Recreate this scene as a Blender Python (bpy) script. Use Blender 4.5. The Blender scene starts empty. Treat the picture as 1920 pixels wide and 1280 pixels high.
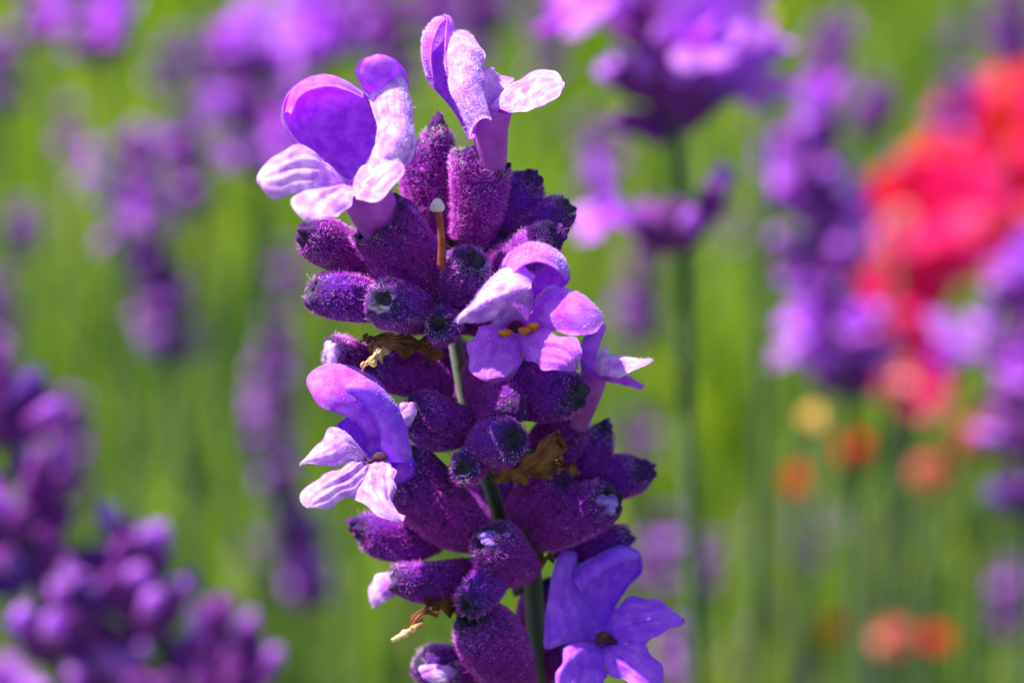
import bpy, math, random
import numpy as np
from mathutils import Vector, Matrix, Quaternion

# ------------------------------------------------------------------ camera, sky, sun, exposure
scene = bpy.context.scene
PITCH = math.radians(14)
D = 0.107                       # metres from the lens to the middle of the sharp stalk
PX = 0.055 / 1920               # metres per photograph pixel at that distance
CAM = Vector((0, 0, 0.45))
RIGHT = Vector((1, 0, 0))
FWD = Vector((0, math.cos(PITCH), -math.sin(PITCH)))
UP = Vector((0, math.sin(PITCH), math.cos(PITCH)))

cam_data = bpy.data.cameras.new('camera')
cam = bpy.data.objects.new('camera', cam_data)
scene.collection.objects.link(cam)
cam.location = CAM
cam.rotation_euler = (math.pi / 2 - PITCH, 0, 0)
cam_data.sensor_width = 36
cam_data.lens = 36 * D / 0.055
cam_data.clip_start = 0.005
cam_data.clip_end = 400
cam_data.dof.use_dof = True
cam_data.dof.focus_distance = D - 0.0055
cam_data.dof.aperture_fstop = cam_data.lens / 2.7
scene.camera = cam

SUN = (RIGHT * -0.50 + UP * 0.88 - FWD * 0.27).normalized()
SUN_ELEV = math.asin(SUN.z)
SUN_AZ = math.atan2(SUN.x, SUN.y)
world = bpy.data.worlds.new('World')
scene.world = world
world.use_nodes = True
wn = world.node_tree.nodes
wl = world.node_tree.links
bg = wn.get('Background') or wn.new('ShaderNodeBackground')
sky = wn.new('ShaderNodeTexSky')
sky.sky_type = 'NISHITA'
sky.sun_disc = False
sky.sun_elevation = SUN_ELEV
sky.sun_rotation = SUN_AZ
wl.new(sky.outputs[0], bg.inputs[0])
bg.inputs[1].default_value = 0.085
sun_data = bpy.data.lights.new('sun', 'SUN')
sun_data.energy = 5.0
sun_data.angle = math.radians(0.55)
sun_data.color = (1.0, 0.95, 0.87)
sun = bpy.data.objects.new('sun', sun_data)
scene.collection.objects.link(sun)
sun.rotation_euler = SUN.to_track_quat('Z', 'Y').to_euler()
scene.view_settings.view_transform = 'Standard'
scene.view_settings.look = 'None'
scene.view_settings.gamma = 1
scene.view_settings.use_curve_mapping = False
scene.view_settings.exposure = 1.15

random.seed(7)
RNG = np.random.default_rng(7)
COL = scene.collection


# ------------------------------------------------------------------ helpers
def ray(px, py):
    return RIGHT * ((px - 960) * PX / D) + UP * ((640 - py) * PX / D) + FWD


def P(px, py, w=0.0):
    """pixel + millimetres in front of the stalk's middle plane -> world point"""
    return CAM + ray(px, py) * (D - w * 0.001)


def K(px, py, k):
    """pixel + distance in multiples of D -> world point"""
    return CAM + ray(px, py) * (D * k)


def tag(o, label=None, category=None, group=None, kind=None):
    if label: o['label'] = label
    if category: o['category'] = category
    if group: o['group'] = group
    if kind: o['kind'] = kind
    return o


def empty(name, loc):
    o = bpy.data.objects.new(name, None)
    o.empty_display_size = 0.005
    COL.objects.link(o)
    o.location = loc
    return o


def mesh_np(name, verts, tris, mats, mat_idx=None, attr=None, smooth=True, attr2=None):
    """verts Nx3, tris list of faces (tri or quad arrays) -> mesh"""
    me = bpy.data.meshes.new(name)
    verts = np.asarray(verts, dtype=np.float64).reshape(-1, 3)
    if isinstance(tris, np.ndarray):
        groups = [tris]
    else:
        groups = [g for g in tris if len(g)]
    loops = np.concatenate([g.reshape(-1) for g in groups])
    totals = np.concatenate([np.full(len(g), g.shape[1]) for g in groups])
    starts = np.concatenate([[0], np.cumsum(totals)[:-1]])
    me.vertices.add(len(verts))
    me.vertices.foreach_set('co', verts.ravel())
    me.loops.add(len(loops))
    me.loops.foreach_set('vertex_index', loops.astype(np.int32))
    me.polygons.add(len(totals))
    me.polygons.foreach_set('loop_start', starts.astype(np.int32))
    me.polygons.foreach_set('loop_total', totals.astype(np.int32))
    if mat_idx is not None:
        me.polygons.foreach_set('material_index', np.asarray(mat_idx, dtype=np.int32))
    me.polygons.foreach_set('use_smooth', np.full(len(totals), smooth))
    if attr is not None:
        a = me.attributes.new('tone', 'FLOAT_VECTOR', 'POINT')
        a.data.foreach_set('vector', np.asarray(attr, dtype=np.float32).ravel())
    me.update(calc_edges=True)
    me.validate()
    for m in (mats if isinstance(mats, (list, tuple)) else [mats]):
        me.materials.append(m)
    return me


def obj(name, me, parent=None, loc=None):
    o = bpy.data.objects.new(name, me)
    COL.objects.link(o)
    if parent is not None:
        o.parent = parent
    if loc is not None:
        o.location = loc
    return o


def catmull(pts, n, tail=None):
    """resample polyline of 3-vectors with a centripetal-ish spline to n points, even in arc length"""
    p = np.asarray(pts, dtype=np.float64)
    if len(p) == 2:
        t = np.linspace(0, 1, n)[:, None]
        return p[0] * (1 - t) + p[1] * t
    ext = np.vstack([2 * p[0] - p[1], p, (2 * p[-1] - p[-2]) if tail is None else np.asarray(tail, dtype=np.float64)])
    out = []
    for i in range(1, len(ext) - 2):
        t = np.linspace(0, 1, 12, endpoint=False)[:, None]
        a, b, c, d = ext[i - 1], ext[i], ext[i + 1], ext[i + 2]
        out.append(0.5 * (2 * b + (c - a) * t + (2 * a - 5 * b + 4 * c - d) * t ** 2 + (3 * b - a - 3 * c + d) * t ** 3))
    out = np.vstack(out + [p[-1:]])
    seg = np.linalg.norm(np.diff(out, axis=0), axis=1)
    s = np.concatenate([[0], np.cumsum(seg)])
    s /= max(s[-1], 1e-12)
    q = np.linspace(0, 1, n)
    return np.stack([np.interp(q, s, out[:, j]) for j in range(3)], axis=1)


def norm(v):
    return v / np.maximum(np.linalg.norm(v, axis=-1, keepdims=True), 1e-12)


def frame_for(axis):
    a = norm(np.asarray(axis, dtype=np.float64))
    h = np.array([0, 0, 1.0]) if abs(a[2]) < 0.9 else np.array([1.0, 0, 0])
    x = norm(np.cross(h, a))
    return x, np.cross(a, x), a


def sweep(pts, radii, sides=8, n=24, square=0.0, twist=0.0):
    """tube along a spline; square>0 gives a four-cornered stem"""
    c = catmull(pts, n)
    r = np.interp(np.linspace(0, 1, n), np.linspace(0, 1, len(radii)), radii)
    tg = norm(np.gradient(c, axis=0))
    x, y, _ = frame_for(tg[0])
    V = []
    for i in range(n):
        a = tg[i]
        x = norm(x - a * np.dot(x, a)); y = np.cross(a, x)
        for j in range(sides):
            f = 2 * math.pi * j / sides + twist
            rr = r[i] * (1 + square * math.cos(4 * f))
            V.append(c[i] + rr * (x * math.cos(f) + y * math.sin(f)))
    F = []
    for i in range(n - 1):
        for j in range(sides):
            k = (j + 1) % sides
            F.append((i * sides + j, i * sides + k, (i + 1) * sides + k, (i + 1) * sides + j))
    V.append(c[-1]); V.append(c[0])
    T = []
    for j in range(sides):
        k = (j + 1) % sides
        T.append(((n - 1) * sides + j, (n - 1) * sides + k, n * sides))
        T.append((k, j, n * sides + 1))
    return np.array(V), [np.array(F), np.array(T)]


# ------------------------------------------------------------------ materials
def new_mat(name):
    m = bpy.data.materials.new(name)
    m.use_nodes = True
    nt = m.node_tree
    for n in list(nt.nodes):
        nt.nodes.remove(n)
    out = nt.nodes.new('ShaderNodeOutputMaterial')
    return m, nt, out


def plant_mat(name, build_colour, rough=0.6, transl=0.35, sheen=0.0, sheen_tint=(1, 1, 1, 1), bump=0.0,
              bump_scale=3000, transl_gain=1.6, spec=0.3):
    m, nt, out = new_mat(name)
    N = nt.nodes.new; L = nt.links.new
    pb = N('ShaderNodeBsdfPrincipled')
    pb.inputs['Roughness'].default_value = rough
    pb.inputs['Specular IOR Level'].default_value = spec
    pb.inputs['Sheen Weight'].default_value = sheen
    pb.inputs['Sheen Tint'].default_value = sheen_tint
    pb.inputs['Sheen Roughness'].default_value = 0.5
    col = build_colour(nt)
    L(col, pb.inputs['Base Color'])
    if bump:
        tc = N('ShaderNodeTexCoord')
        nz = N('ShaderNodeTexNoise'); nz.inputs['Scale'].default_value = bump_scale
        nz.inputs['Detail'].default_value = 3
        L(tc.outputs['Object'], nz.inputs['Vector'])
        b = N('ShaderNodeBump'); b.inputs['Strength'].default_value = bump
        b.inputs['Distance'].default_value = 0.0002
        L(nz.outputs['Fac'], b.inputs['Height'])
        L(b.outputs[0], pb.inputs['Normal'])
    if transl > 0:
        tr = N('ShaderNodeBsdfTranslucent')
        g = N('ShaderNodeHueSaturation'); g.inputs['Saturation'].default_value = 1.15
        g.inputs['Value'].default_value = transl_gain
        L(col, g.inputs['Color']); L(g.outputs[0], tr.inputs['Color'])
        mx = N('ShaderNodeMixShader'); mx.inputs[0].default_value = transl
        L(pb.outputs[0], mx.inputs[1]); L(tr.outputs[0], mx.inputs[2])
        L(mx.outputs[0], out.inputs[0])
    else:
        L(pb.outputs[0], out.inputs[0])
    return m


def noise_mix(nt, c1, c2, scale, lo=0.4, hi=0.6, detail=3, stretch=None):
    N = nt.nodes.new; L = nt.links.new
    tc = N('ShaderNodeTexCoord')
    nz = N('ShaderNodeTexNoise'); nz.inputs['Scale'].default_value = scale; nz.inputs['Detail'].default_value = detail
    if stretch:
        mp = N('ShaderNodeMapping'); mp.inputs['Scale'].default_value = stretch
        L(tc.outputs['Object'], mp.inputs[0]); L(mp.outputs[0], nz.inputs['Vector'])
    else:
        L(tc.outputs['Object'], nz.inputs['Vector'])
    mr = N('ShaderNodeMapRange'); mr.inputs[1].default_value = lo; mr.inputs[2].default_value = hi
    L(nz.outputs['Fac'], mr.inputs[0])
    mx = N('ShaderNodeMix'); mx.data_type = 'RGBA'
    L(mr.outputs[0], mx.inputs[0])
    for s, c in ((6, c1), (7, c2)):
        if isinstance(c, tuple): mx.inputs[s].default_value = (*c, 1)
        else: L(c, mx.inputs[s])
    return mx.outputs[2]


def tone(nt, axis):
    N = nt.nodes.new; L = nt.links.new
    a = N('ShaderNodeAttribute'); a.attribute_name = 'tone'
    s = N('ShaderNodeSeparateXYZ'); L(a.outputs['Vector'], s.inputs[0])
    return s.outputs[axis]


def ramp(nt, fac, stops):
    r = nt.nodes.new('ShaderNodeValToRGB')
    el = r.color_ramp.elements
    while len(el) < len(stops): el.new(0.5)
    for e, (p, c) in zip(el, stops):
        e.position = p; e.color = (*c, 1)
    nt.links.new(fac, r.inputs[0])
    return r.outputs[0]


def mix_fac(nt, fac, a, b, blend='MIX'):
    mx = nt.nodes.new('ShaderNodeMix'); mx.data_type = 'RGBA'; mx.blend_type = blend
    for s, c in ((6, a), (7, b)):
        if isinstance(c, tuple): mx.inputs[s].default_value = (*c, 1)
        else: nt.links.new(c, mx.inputs[s])
    if isinstance(fac, float): mx.inputs[0].default_value = fac
    else: nt.links.new(fac, mx.inputs[0])
    return mx.outputs[2]


def petal_colour(base, pale, vein=0.45):
    def f(nt):
        # tone.x = across (0..1), tone.y = along (0 throat .. 1 tip)
        N = nt.nodes.new; L = nt.links.new
        mott = noise_mix(nt, base, pale, 1500, 0.36, 0.66, 3)
        # veins run along the petal
        wv = N('ShaderNodeMath'); wv.operation = 'MULTIPLY'; wv.inputs[1].default_value = 44
        wz = N('ShaderNodeTexNoise'); wz.inputs['Scale'].default_value = 700; wz.inputs['Detail'].default_value = 2
        tc = N('ShaderNodeTexCoord'); L(tc.outputs['Object'], wz.inputs['Vector'])
        wob = N('ShaderNodeMath'); wob.operation = 'MULTIPLY_ADD'; wob.inputs[1].default_value = 0.30
        L(wz.outputs['Fac'], wob.inputs[0]); L(tone(nt, 0), wob.inputs[2])
        L(wob.outputs[0], wv.inputs[0])
        sn = N('ShaderNodeMath'); sn.operation = 'SINE'; L(wv.outputs[0], sn.inputs[0])
        mr = N('ShaderNodeMapRange'); mr.inputs[1].default_value = 0.55; mr.inputs[2].default_value = 1.0
        mr.inputs[4].default_value = vein
        L(sn.outputs[0], mr.inputs[0])
        deep = tuple(c * s for c, s in zip(base, (0.7, 0.45, 0.9)))
        gz = N('ShaderNodeTexNoise'); gz.inputs['Scale'].default_value = 420; gz.inputs['Detail'].default_value = 2
        L(tc.outputs['Object'], gz.inputs['Vector'])
        gm = N('ShaderNodeMapRange'); gm.inputs[1].default_value = 0.42; gm.inputs[2].default_value = 0.62
        L(gz.outputs['Fac'], gm.inputs[0])
        vg = N('ShaderNodeMath'); vg.operation = 'MULTIPLY'
        L(mr.outputs[0], vg.inputs[0]); L(gm.outputs[0], vg.inputs[1])
        c = mix_fac(nt, vg.outputs[0], mott, deep)
        # paler towards the rim
        c = mix_fac(nt, ramp(nt, tone(nt, 1), [(0, (0, 0, 0)), (0.55, (0.1, 0.1, 0.1)), (1, (0.5, 0.5, 0.5))]), c, pale)
        return c
    return f


M = {}
M['petal'] = plant_mat('petal_violet', petal_colour((0.49, 0.05, 0.72), (0.64, 0.22, 0.84), 0.35), rough=0.55,
                       transl=0.42, sheen=0.25, sheen_tint=(1, 0.9, 1, 1), bump=0.25, bump_scale=2600)
M['petal_pale'] = plant_mat('petal_lilac', petal_colour((0.52, 0.14, 0.74), (0.86, 0.62, 0.90), 0.7), rough=0.6,
                            transl=0.35, sheen=0.4, sheen_tint=(1, 0.95, 1, 1), bump=0.4, bump_scale=2400)
M['petal_deep'] = plant_mat('petal_blue_violet', petal_colour((0.38, 0.05, 0.82), (0.56, 0.16, 0.90), 0.55), rough=0.55,
                            transl=0.35, sheen=0.15, bump=0.2, bump_scale=2600)
M['tube'] = plant_mat('corolla_tube', lambda nt: noise_mix(nt, (0.40, 0.06, 0.46), (0.58, 0.14, 0.64), 900, 0.3, 0.7, 3,
                      ), rough=0.5, transl=0.35, sheen=0.15)
M['calyx'] = plant_mat('calyx_purple', lambda nt: noise_mix(nt, (0.035, 0.004, 0.06), mix_fac(nt, ramp(nt, tone(nt, 2), [(0, (0, 0, 0)), (1, (1, 1, 1))]),
                       ramp(nt, tone(nt, 1), [(0, (0.20, 0.04, 0.16)), (0.3, (0.25, 0.010, 0.25)), (0.75, (0.19, 0.009, 0.28)), (0.93, (0.12, 0.010, 0.25)), (1, (0.03, 0.02, 0.06))]),
                       ramp(nt, tone(nt, 1), [(0, (0.15, 0.03, 0.18)), (0.4, (0.12, 0.010, 0.30)), (0.8, (0.08, 0.012, 0.40)), (0.95, (0.05, 0.015, 0.24)), (1, (0.02, 0.02, 0.06))])), 2600, 0.30, 0.52, 4),
                       rough=0.8, transl=0.12, sheen=0.5, sheen_tint=(0.85, 0.15, 0.95, 1), bump=0.9, bump_scale=3200, spec=.15)
M['hair'] = plant_mat('calyx_hair', lambda nt: noise_mix(nt, (0.62, 0.04, 0.64), (0.85, 0.24, 0.86), 900, 0.35, 0.65), rough=0.4, transl=0.45, spec=0.5)
M['hair_white'] = plant_mat('tip_hair', lambda nt: noise_mix(nt, (0.45, 0.36, 0.60), (0.85, 0.82, 0.85), 900, 0.4, 0.6), rough=0.4, transl=0.4, spec=0.5)
M['hair_dark'] = plant_mat('dark_hair', lambda nt: noise_mix(nt, (0.035, 0.03, 0.06), (0.16, 0.13, 0.22), 900, 0.4, 0.6), rough=0.5, transl=0.2)
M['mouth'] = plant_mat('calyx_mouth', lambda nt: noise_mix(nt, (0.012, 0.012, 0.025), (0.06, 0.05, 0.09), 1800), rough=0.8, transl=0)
M['stem'] = plant_mat('stem_green', lambda nt: noise_mix(nt, noise_mix(nt, (0.055, 0.085, 0.035), (0.11, 0.15, 0.07), 500, 0.35, 0.65, 4, (1, 1, 0.15)), (0.13, 0.06, 0.12), 180, 0.55, 0.8), rough=0.65, transl=0.08, sheen=0.35, bump=0.4, bump_scale=1200)
M['bract'] = plant_mat('bract_brown', lambda nt: noise_mix(nt, (0.12, 0.032, 0.012), (0.34, 0.13, 0.05), 1300, 0.35, 0.65, 5), rough=0.7, transl=0.3, bump=0.9, bump_scale=1500)
M['bract_tip'] = plant_mat('bract_straw', lambda nt: noise_mix(nt, (0.55, 0.34, 0.10), (0.75, 0.62, 0.36), 1100), rough=0.6, transl=0.3)
M['style'] = plant_mat('style_rust', lambda nt: noise_mix(nt, (0.30, 0.07, 0.045), (0.42, 0.14, 0.07), 900), rough=0.45, transl=0.2)
M['stigma'] = plant_mat('stigma_pale', lambda nt: noise_mix(nt, (0.65, 0.58, 0.52), (0.85, 0.82, 0.78), 900), rough=0.4, transl=0.2)
M['anther_throat'] = plant_mat('anther_orange', lambda nt: noise_mix(nt, (0.55, 0.13, 0.02), (0.75, 0.30, 0.04), 1500), rough=0.5, transl=0.2)
M['bud'] = plant_mat('bud_blue_violet', lambda nt: noise_mix(nt, (0.20, 0.06, 0.55), (0.48, 0.26, 0.86), 1300, 0.35, 0.65), rough=.6, transl=.2, sheen=.3, bump=.6, bump_scale=2500)
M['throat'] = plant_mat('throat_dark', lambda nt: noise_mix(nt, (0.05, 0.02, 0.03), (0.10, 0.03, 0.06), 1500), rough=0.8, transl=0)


# ------------------------------------------------------------------ ground
def build_ground():
    n = 60
    xs = np.sign(np.linspace(-1, 1, n)) * np.abs(np.linspace(-1, 1, n)) ** 3 * 150
    ys = np.sign(np.linspace(-1, 1, n)) * np.abs(np.linspace(-1, 1, n)) ** 3 * 150
    X, Y = np.meshgrid(xs, ys)
    Z = 0.006 * np.sin(X * 9) * np.cos(Y * 7) - 0.006
    V = np.stack([X, Y, Z], -1).reshape(-1, 3)
    I = np.arange(n * n).reshape(n, n)
    F = np.stack([I[:-1, :-1], I[:-1, 1:], I[1:, 1:], I[1:, :-1]], -1).reshape(-1, 4)
    m = plant_mat('ground_turf', lambda nt: noise_mix(nt, noise_mix(nt, (0.03, 0.06, 0.012), (0.07, 0.12, 0.02), 40, 0.35, 0.65, 6), (0.06, 0.045, 0.02), 6, 0.5, 0.75, 5), rough=0.9, transl=0, bump=0.6, bump_scale=90)
    o = obj('ground', mesh_np('ground', V, F, m))
    tag(o, kind='structure')
    return o


build_ground()


# ------------------------------------------------------------------ hair
def hair_geo(base, nrm, axis, lengths, rad, lean=0.45, jitter=0.6, rng=RNG):
    """curved three-sided hairs; returns verts, tris"""
    n = len(base)
    d0 = norm(nrm + axis * lean + rng.normal(0, jitter, (n, 3)) * 0.6)
    d1 = norm(d0 + rng.normal(0, jitter, (n, 3)) * 0.8 + axis * lean * 0.5)
    L = lengths[:, None]
    p0 = base - nrm * rad
    p1 = base + d0 * L * 0.55
    p2 = p1 + d1 * L * 0.45
    h = norm(np.cross(d0, rng.normal(0, 1, (n, 3))))
    g = np.cross(d0, h)
    V = []
    for c, r in ((p0, rad), (p1, rad * 0.75)):
        for a in (0, 2.094, 4.189):
            V.append(c + (h * math.cos(a) + g * math.sin(a)) * r)
    V.append(p2)
    V = np.stack(V, 1).reshape(-1, 3)            # n*7
    o = (np.arange(n) * 7)[:, None]
    q = np.concatenate([o + np.array([[j, (j + 1) % 3, 3 + (j + 1) % 3, 3 + j]]) for j in range(3)])
    t = np.concatenate([o + np.array([[3 + j, 3 + (j + 1) % 3, 6]]) for j in range(3)])
    return V, q, t


PROF_T = [0, 0.05, 0.15, 0.3, 0.5, 0.7, 0.85, 0.94, 1.0]
PROF_R = [0.30, 0.50, 0.68, 0.86, 0.97, 1.0, 0.92, 0.76, 0.50]


def calyx_geo(base, tip, R, blue=0.3, hairs=900, tip_hairs=140, closed=False, seed=0, nt=22, ns=26, white=0.15, hair_scale=1.0, ribs=0.075, mouth=None):
    """ribbed bud-shaped tube with toothed mouth; world coordinates in, (verts, faces, mat idx, tone) out"""
    rng = np.random.default_rng(seed + 100)
    PR = PROF_R if mouth is None else PROF_R[:6] + [0.93 + .07 * mouth, 0.8 + .2 * mouth, mouth]
    base = np.asarray(base, float); tip = np.asarray(tip, float)
    Lg = np.linalg.norm(tip - base)
    x, y, a = frame_for(tip - base)
    ph0 = rng.uniform(0, 6.28)
    bend = (x * rng.normal() + y * rng.normal()) * Lg * 0.05
    tt = np.linspace(0, 1, nt)
    ph = np.linspace(0, 2 * math.pi, ns, endpoint=False)
    T, PH = np.meshgrid(tt, ph, indexing='ij')
    lump = 1 + 0.07 * np.sin(2 * PH + ph0) + 0.05 * np.sin(3 * PH + 5 * T + ph0 * 2)
    rr = np.interp(T, PROF_T, PR) * R * lump * (1 + ribs * np.cos(11 * PH + ph0) * np.clip(T * 3, 0, 1))
    rim = np.clip((T - 0.85) / 0.15, 0, 1)
    tooth = 0.022 * np.cos(5 * PH + ph0 * 3) + 0.05 * np.cos(PH + ph0)
    zz = T * Lg + rim * tooth * Lg
    C = base + a * zz[..., None] + bend * (np.sin(T * math.pi))[..., None]
    V = C + (x * np.cos(PH)[..., None] + y * np.sin(PH)[..., None]) * rr[..., None]
    V = V.reshape(-1, 3)
    I = np.arange(nt * ns).reshape(nt, ns)
    J = np.roll(I, -1, axis=1)
    F = np.stack([I[:-1], J[:-1], J[1:], I[1:]], -1).reshape(-1, 4)
    tn = np.stack([PH / 6.283, T, np.full_like(T, blue)], -1).reshape(-1, 3)
    midx = [0] * len(F)
    # mouth: inward funnel or a closed dome of folded teeth
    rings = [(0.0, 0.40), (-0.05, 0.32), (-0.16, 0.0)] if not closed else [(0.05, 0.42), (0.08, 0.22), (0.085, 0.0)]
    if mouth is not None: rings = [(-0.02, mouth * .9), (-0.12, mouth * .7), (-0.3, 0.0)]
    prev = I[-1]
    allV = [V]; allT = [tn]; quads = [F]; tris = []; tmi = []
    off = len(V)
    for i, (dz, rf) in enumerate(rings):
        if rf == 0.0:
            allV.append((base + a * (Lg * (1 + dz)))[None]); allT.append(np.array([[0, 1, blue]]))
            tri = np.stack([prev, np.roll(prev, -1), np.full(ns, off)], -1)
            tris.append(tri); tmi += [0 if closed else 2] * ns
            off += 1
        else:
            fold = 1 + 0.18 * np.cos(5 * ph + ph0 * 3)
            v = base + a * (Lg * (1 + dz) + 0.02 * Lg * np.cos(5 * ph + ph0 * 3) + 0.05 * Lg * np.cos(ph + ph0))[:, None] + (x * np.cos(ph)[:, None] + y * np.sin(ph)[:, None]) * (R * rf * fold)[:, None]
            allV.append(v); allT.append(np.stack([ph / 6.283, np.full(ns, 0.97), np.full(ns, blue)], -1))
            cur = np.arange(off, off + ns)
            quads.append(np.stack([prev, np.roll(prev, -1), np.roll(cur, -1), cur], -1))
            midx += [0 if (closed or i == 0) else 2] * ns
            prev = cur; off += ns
    # base cap
    allV.append((base)[None]); allT.append(np.array([[0, 0, blue]]))
    tris.append(np.stack([np.roll(I[0], -1), I[0], np.full(ns, off)], -1)); tmi += [0] * ns
    off += 1
    qs = np.concatenate(quads); ts = np.concatenate(tris)
    mi_q = list(midx); mi_t = list(tmi)
    # hairs
    if hairs:
        def batch(n, lo, hi, length, rad, mat, lean, jit):
            nonlocal off, qs, ts
            u = rng.uniform(lo, hi, n); f = rng.uniform(0, 2 * math.pi, n)
            r_ = np.interp(u, PROF_T, PR) * R * (1 + 0.07 * np.sin(2 * f + ph0) + 0.05 * np.sin(3 * f + 5 * u + ph0 * 2))
            rad_dir = x * np.cos(f)[:, None] + y * np.sin(f)[:, None]
            b = base + a * (u * Lg)[:, None] + bend * np.sin(u * math.pi)[:, None] + rad_dir * r_[:, None]
            nn = norm(rad_dir + a * (np.clip((u - 0.8) / 0.2, 0, 1) * 1.2)[:, None])
            ln = rng.gamma(4, 0.25, n) * length
            hv, hq, ht = hair_geo(b, nn, np.tile(a, (n, 1)), ln, rad, lean, jit, rng)
            allV.append(hv)
            allT.append(np.tile([[0.5, 0.5, 0.5]], (len(hv), 1)))
            qs = np.concatenate([qs, hq + off]); ts = np.concatenate([ts, ht + off])
            mi_q.extend([mat] * len(hq)); mi_t.extend([mat] * len(ht))
            off += len(hv)
        batch(int(hairs * 1.7), 0.06, 0.98, 0.00017 * hair_scale, 0.0000115, 1, 0.2, 0.8)
        batch(int(hairs * white * 1.3), 0.2, 1.0, 0.00016 * hair_scale, 0.000012, 3, 0.2, 1.0)
        batch(int(tip_hairs * 0.4), 0.93, 1.0, 0.00018, 0.000012, 4, 0.3, 1.2)
        batch(int(tip_hairs), 0.86, 1.0, 0.00019 * hair_scale, 0.000011, 3, 0.1, 1.4)
    return np.concatenate(allV), [qs, ts], mi_q + mi_t, np.concatenate(allT)


CALYX_MATS = None


def calyx_mats():
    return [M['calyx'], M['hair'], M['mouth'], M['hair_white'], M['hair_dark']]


# ------------------------------------------------------------------ petals
def patch(Lp, Rp, bulge=0.0, n=26, m=18, ruffle=0.0, seed=0, w0=0.0, crease=0.0):
    """surface between a left and a right edge (pixel, pixel, mm); bulge in mm towards the lens"""
    rng = np.random.default_rng(seed + 900)
    La = [P(p[0], p[1], p[2] + w0) for p in Lp]; Rb = [P(p[0], p[1], p[2] + w0) for p in Rp]
    shut = (La[-1] - Rb[-1]).length < 1e-7      # edges meet: carry the outline round the tip
    A = catmull(La, n, Rb[-2] if shut else None)
    B = catmull(Rb, n, La[-2] if shut else None)
    u = np.linspace(0, 1, m)[None, :, None]
    S = A[:, None] * (1 - u) + B[:, None] * u
    v = np.linspace(0, 1, n)[:, None, None]
    du = np.gradient(S, axis=1); dv = np.gradient(S, axis=0)
    N0 = norm(np.cross(du, dv))
    mean = norm(N0[2:-2, 2:-2].reshape(-1, 3).mean(0))
    if np.dot(mean, np.array(-FWD)) < 0:
        mean = -mean
    wid = np.linalg.norm(A - B, axis=1)
    wid = (wid / max(wid.max(), 1e-9))[:, None, None]
    prof = (4 * u * (1 - u)) ** 0.8 * wid ** 1.0
    S = S + mean * (bulge * 0.001) * prof
    if crease:      # a soft groove along the middle, fainter ones to each side
        wob = 0.5 + 0.05 * np.sin(5 * v + seed)
        g = np.exp(-((u - wob) / .10) ** 2) + .45 * np.exp(-((u - wob + .24) / .06) ** 2) + .45 * np.exp(-((u - wob - .26) / .06) ** 2)
        S = S - mean * (crease * 0.001) * g * np.sin(np.clip(v * .95 + .05, 0, 1) * math.pi) ** .7 * wid
    if ruffle:
        f1, f2 = rng.uniform(0, 6.28, 2)
        e = np.abs(2 * u - 1) ** 2 * (0.25 + 0.75 * v)
        S = S + mean * (ruffle * 0.001) * (np.sin(9 * v + f1 + 3 * u) * e + 0.5 * np.sin(17 * v + f2) * e + 0.25 * np.sin(26 * u + f2) * v * wid)
        inpl = norm((B - A))[:, None]
        S = S + inpl * (ruffle * 0.0006) * np.sin(23 * v + f1) * (2 * u - 1) * np.sin(v * math.pi)
    V = S.reshape(-1, 3)
    I = np.arange(n * m).reshape(n, m)
    F = np.stack([I[:-1, :-1], I[:-1, 1:], I[1:, 1:], I[1:, :-1]], -1).reshape(-1, 4)
    tn = np.stack([np.broadcast_to(u, (n, m, 1)), np.broadcast_to(v, (n, m, 1)), np.zeros((n, m, 1))], -1).reshape(-1, 3)
    return V, F, tn, S, mean


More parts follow.
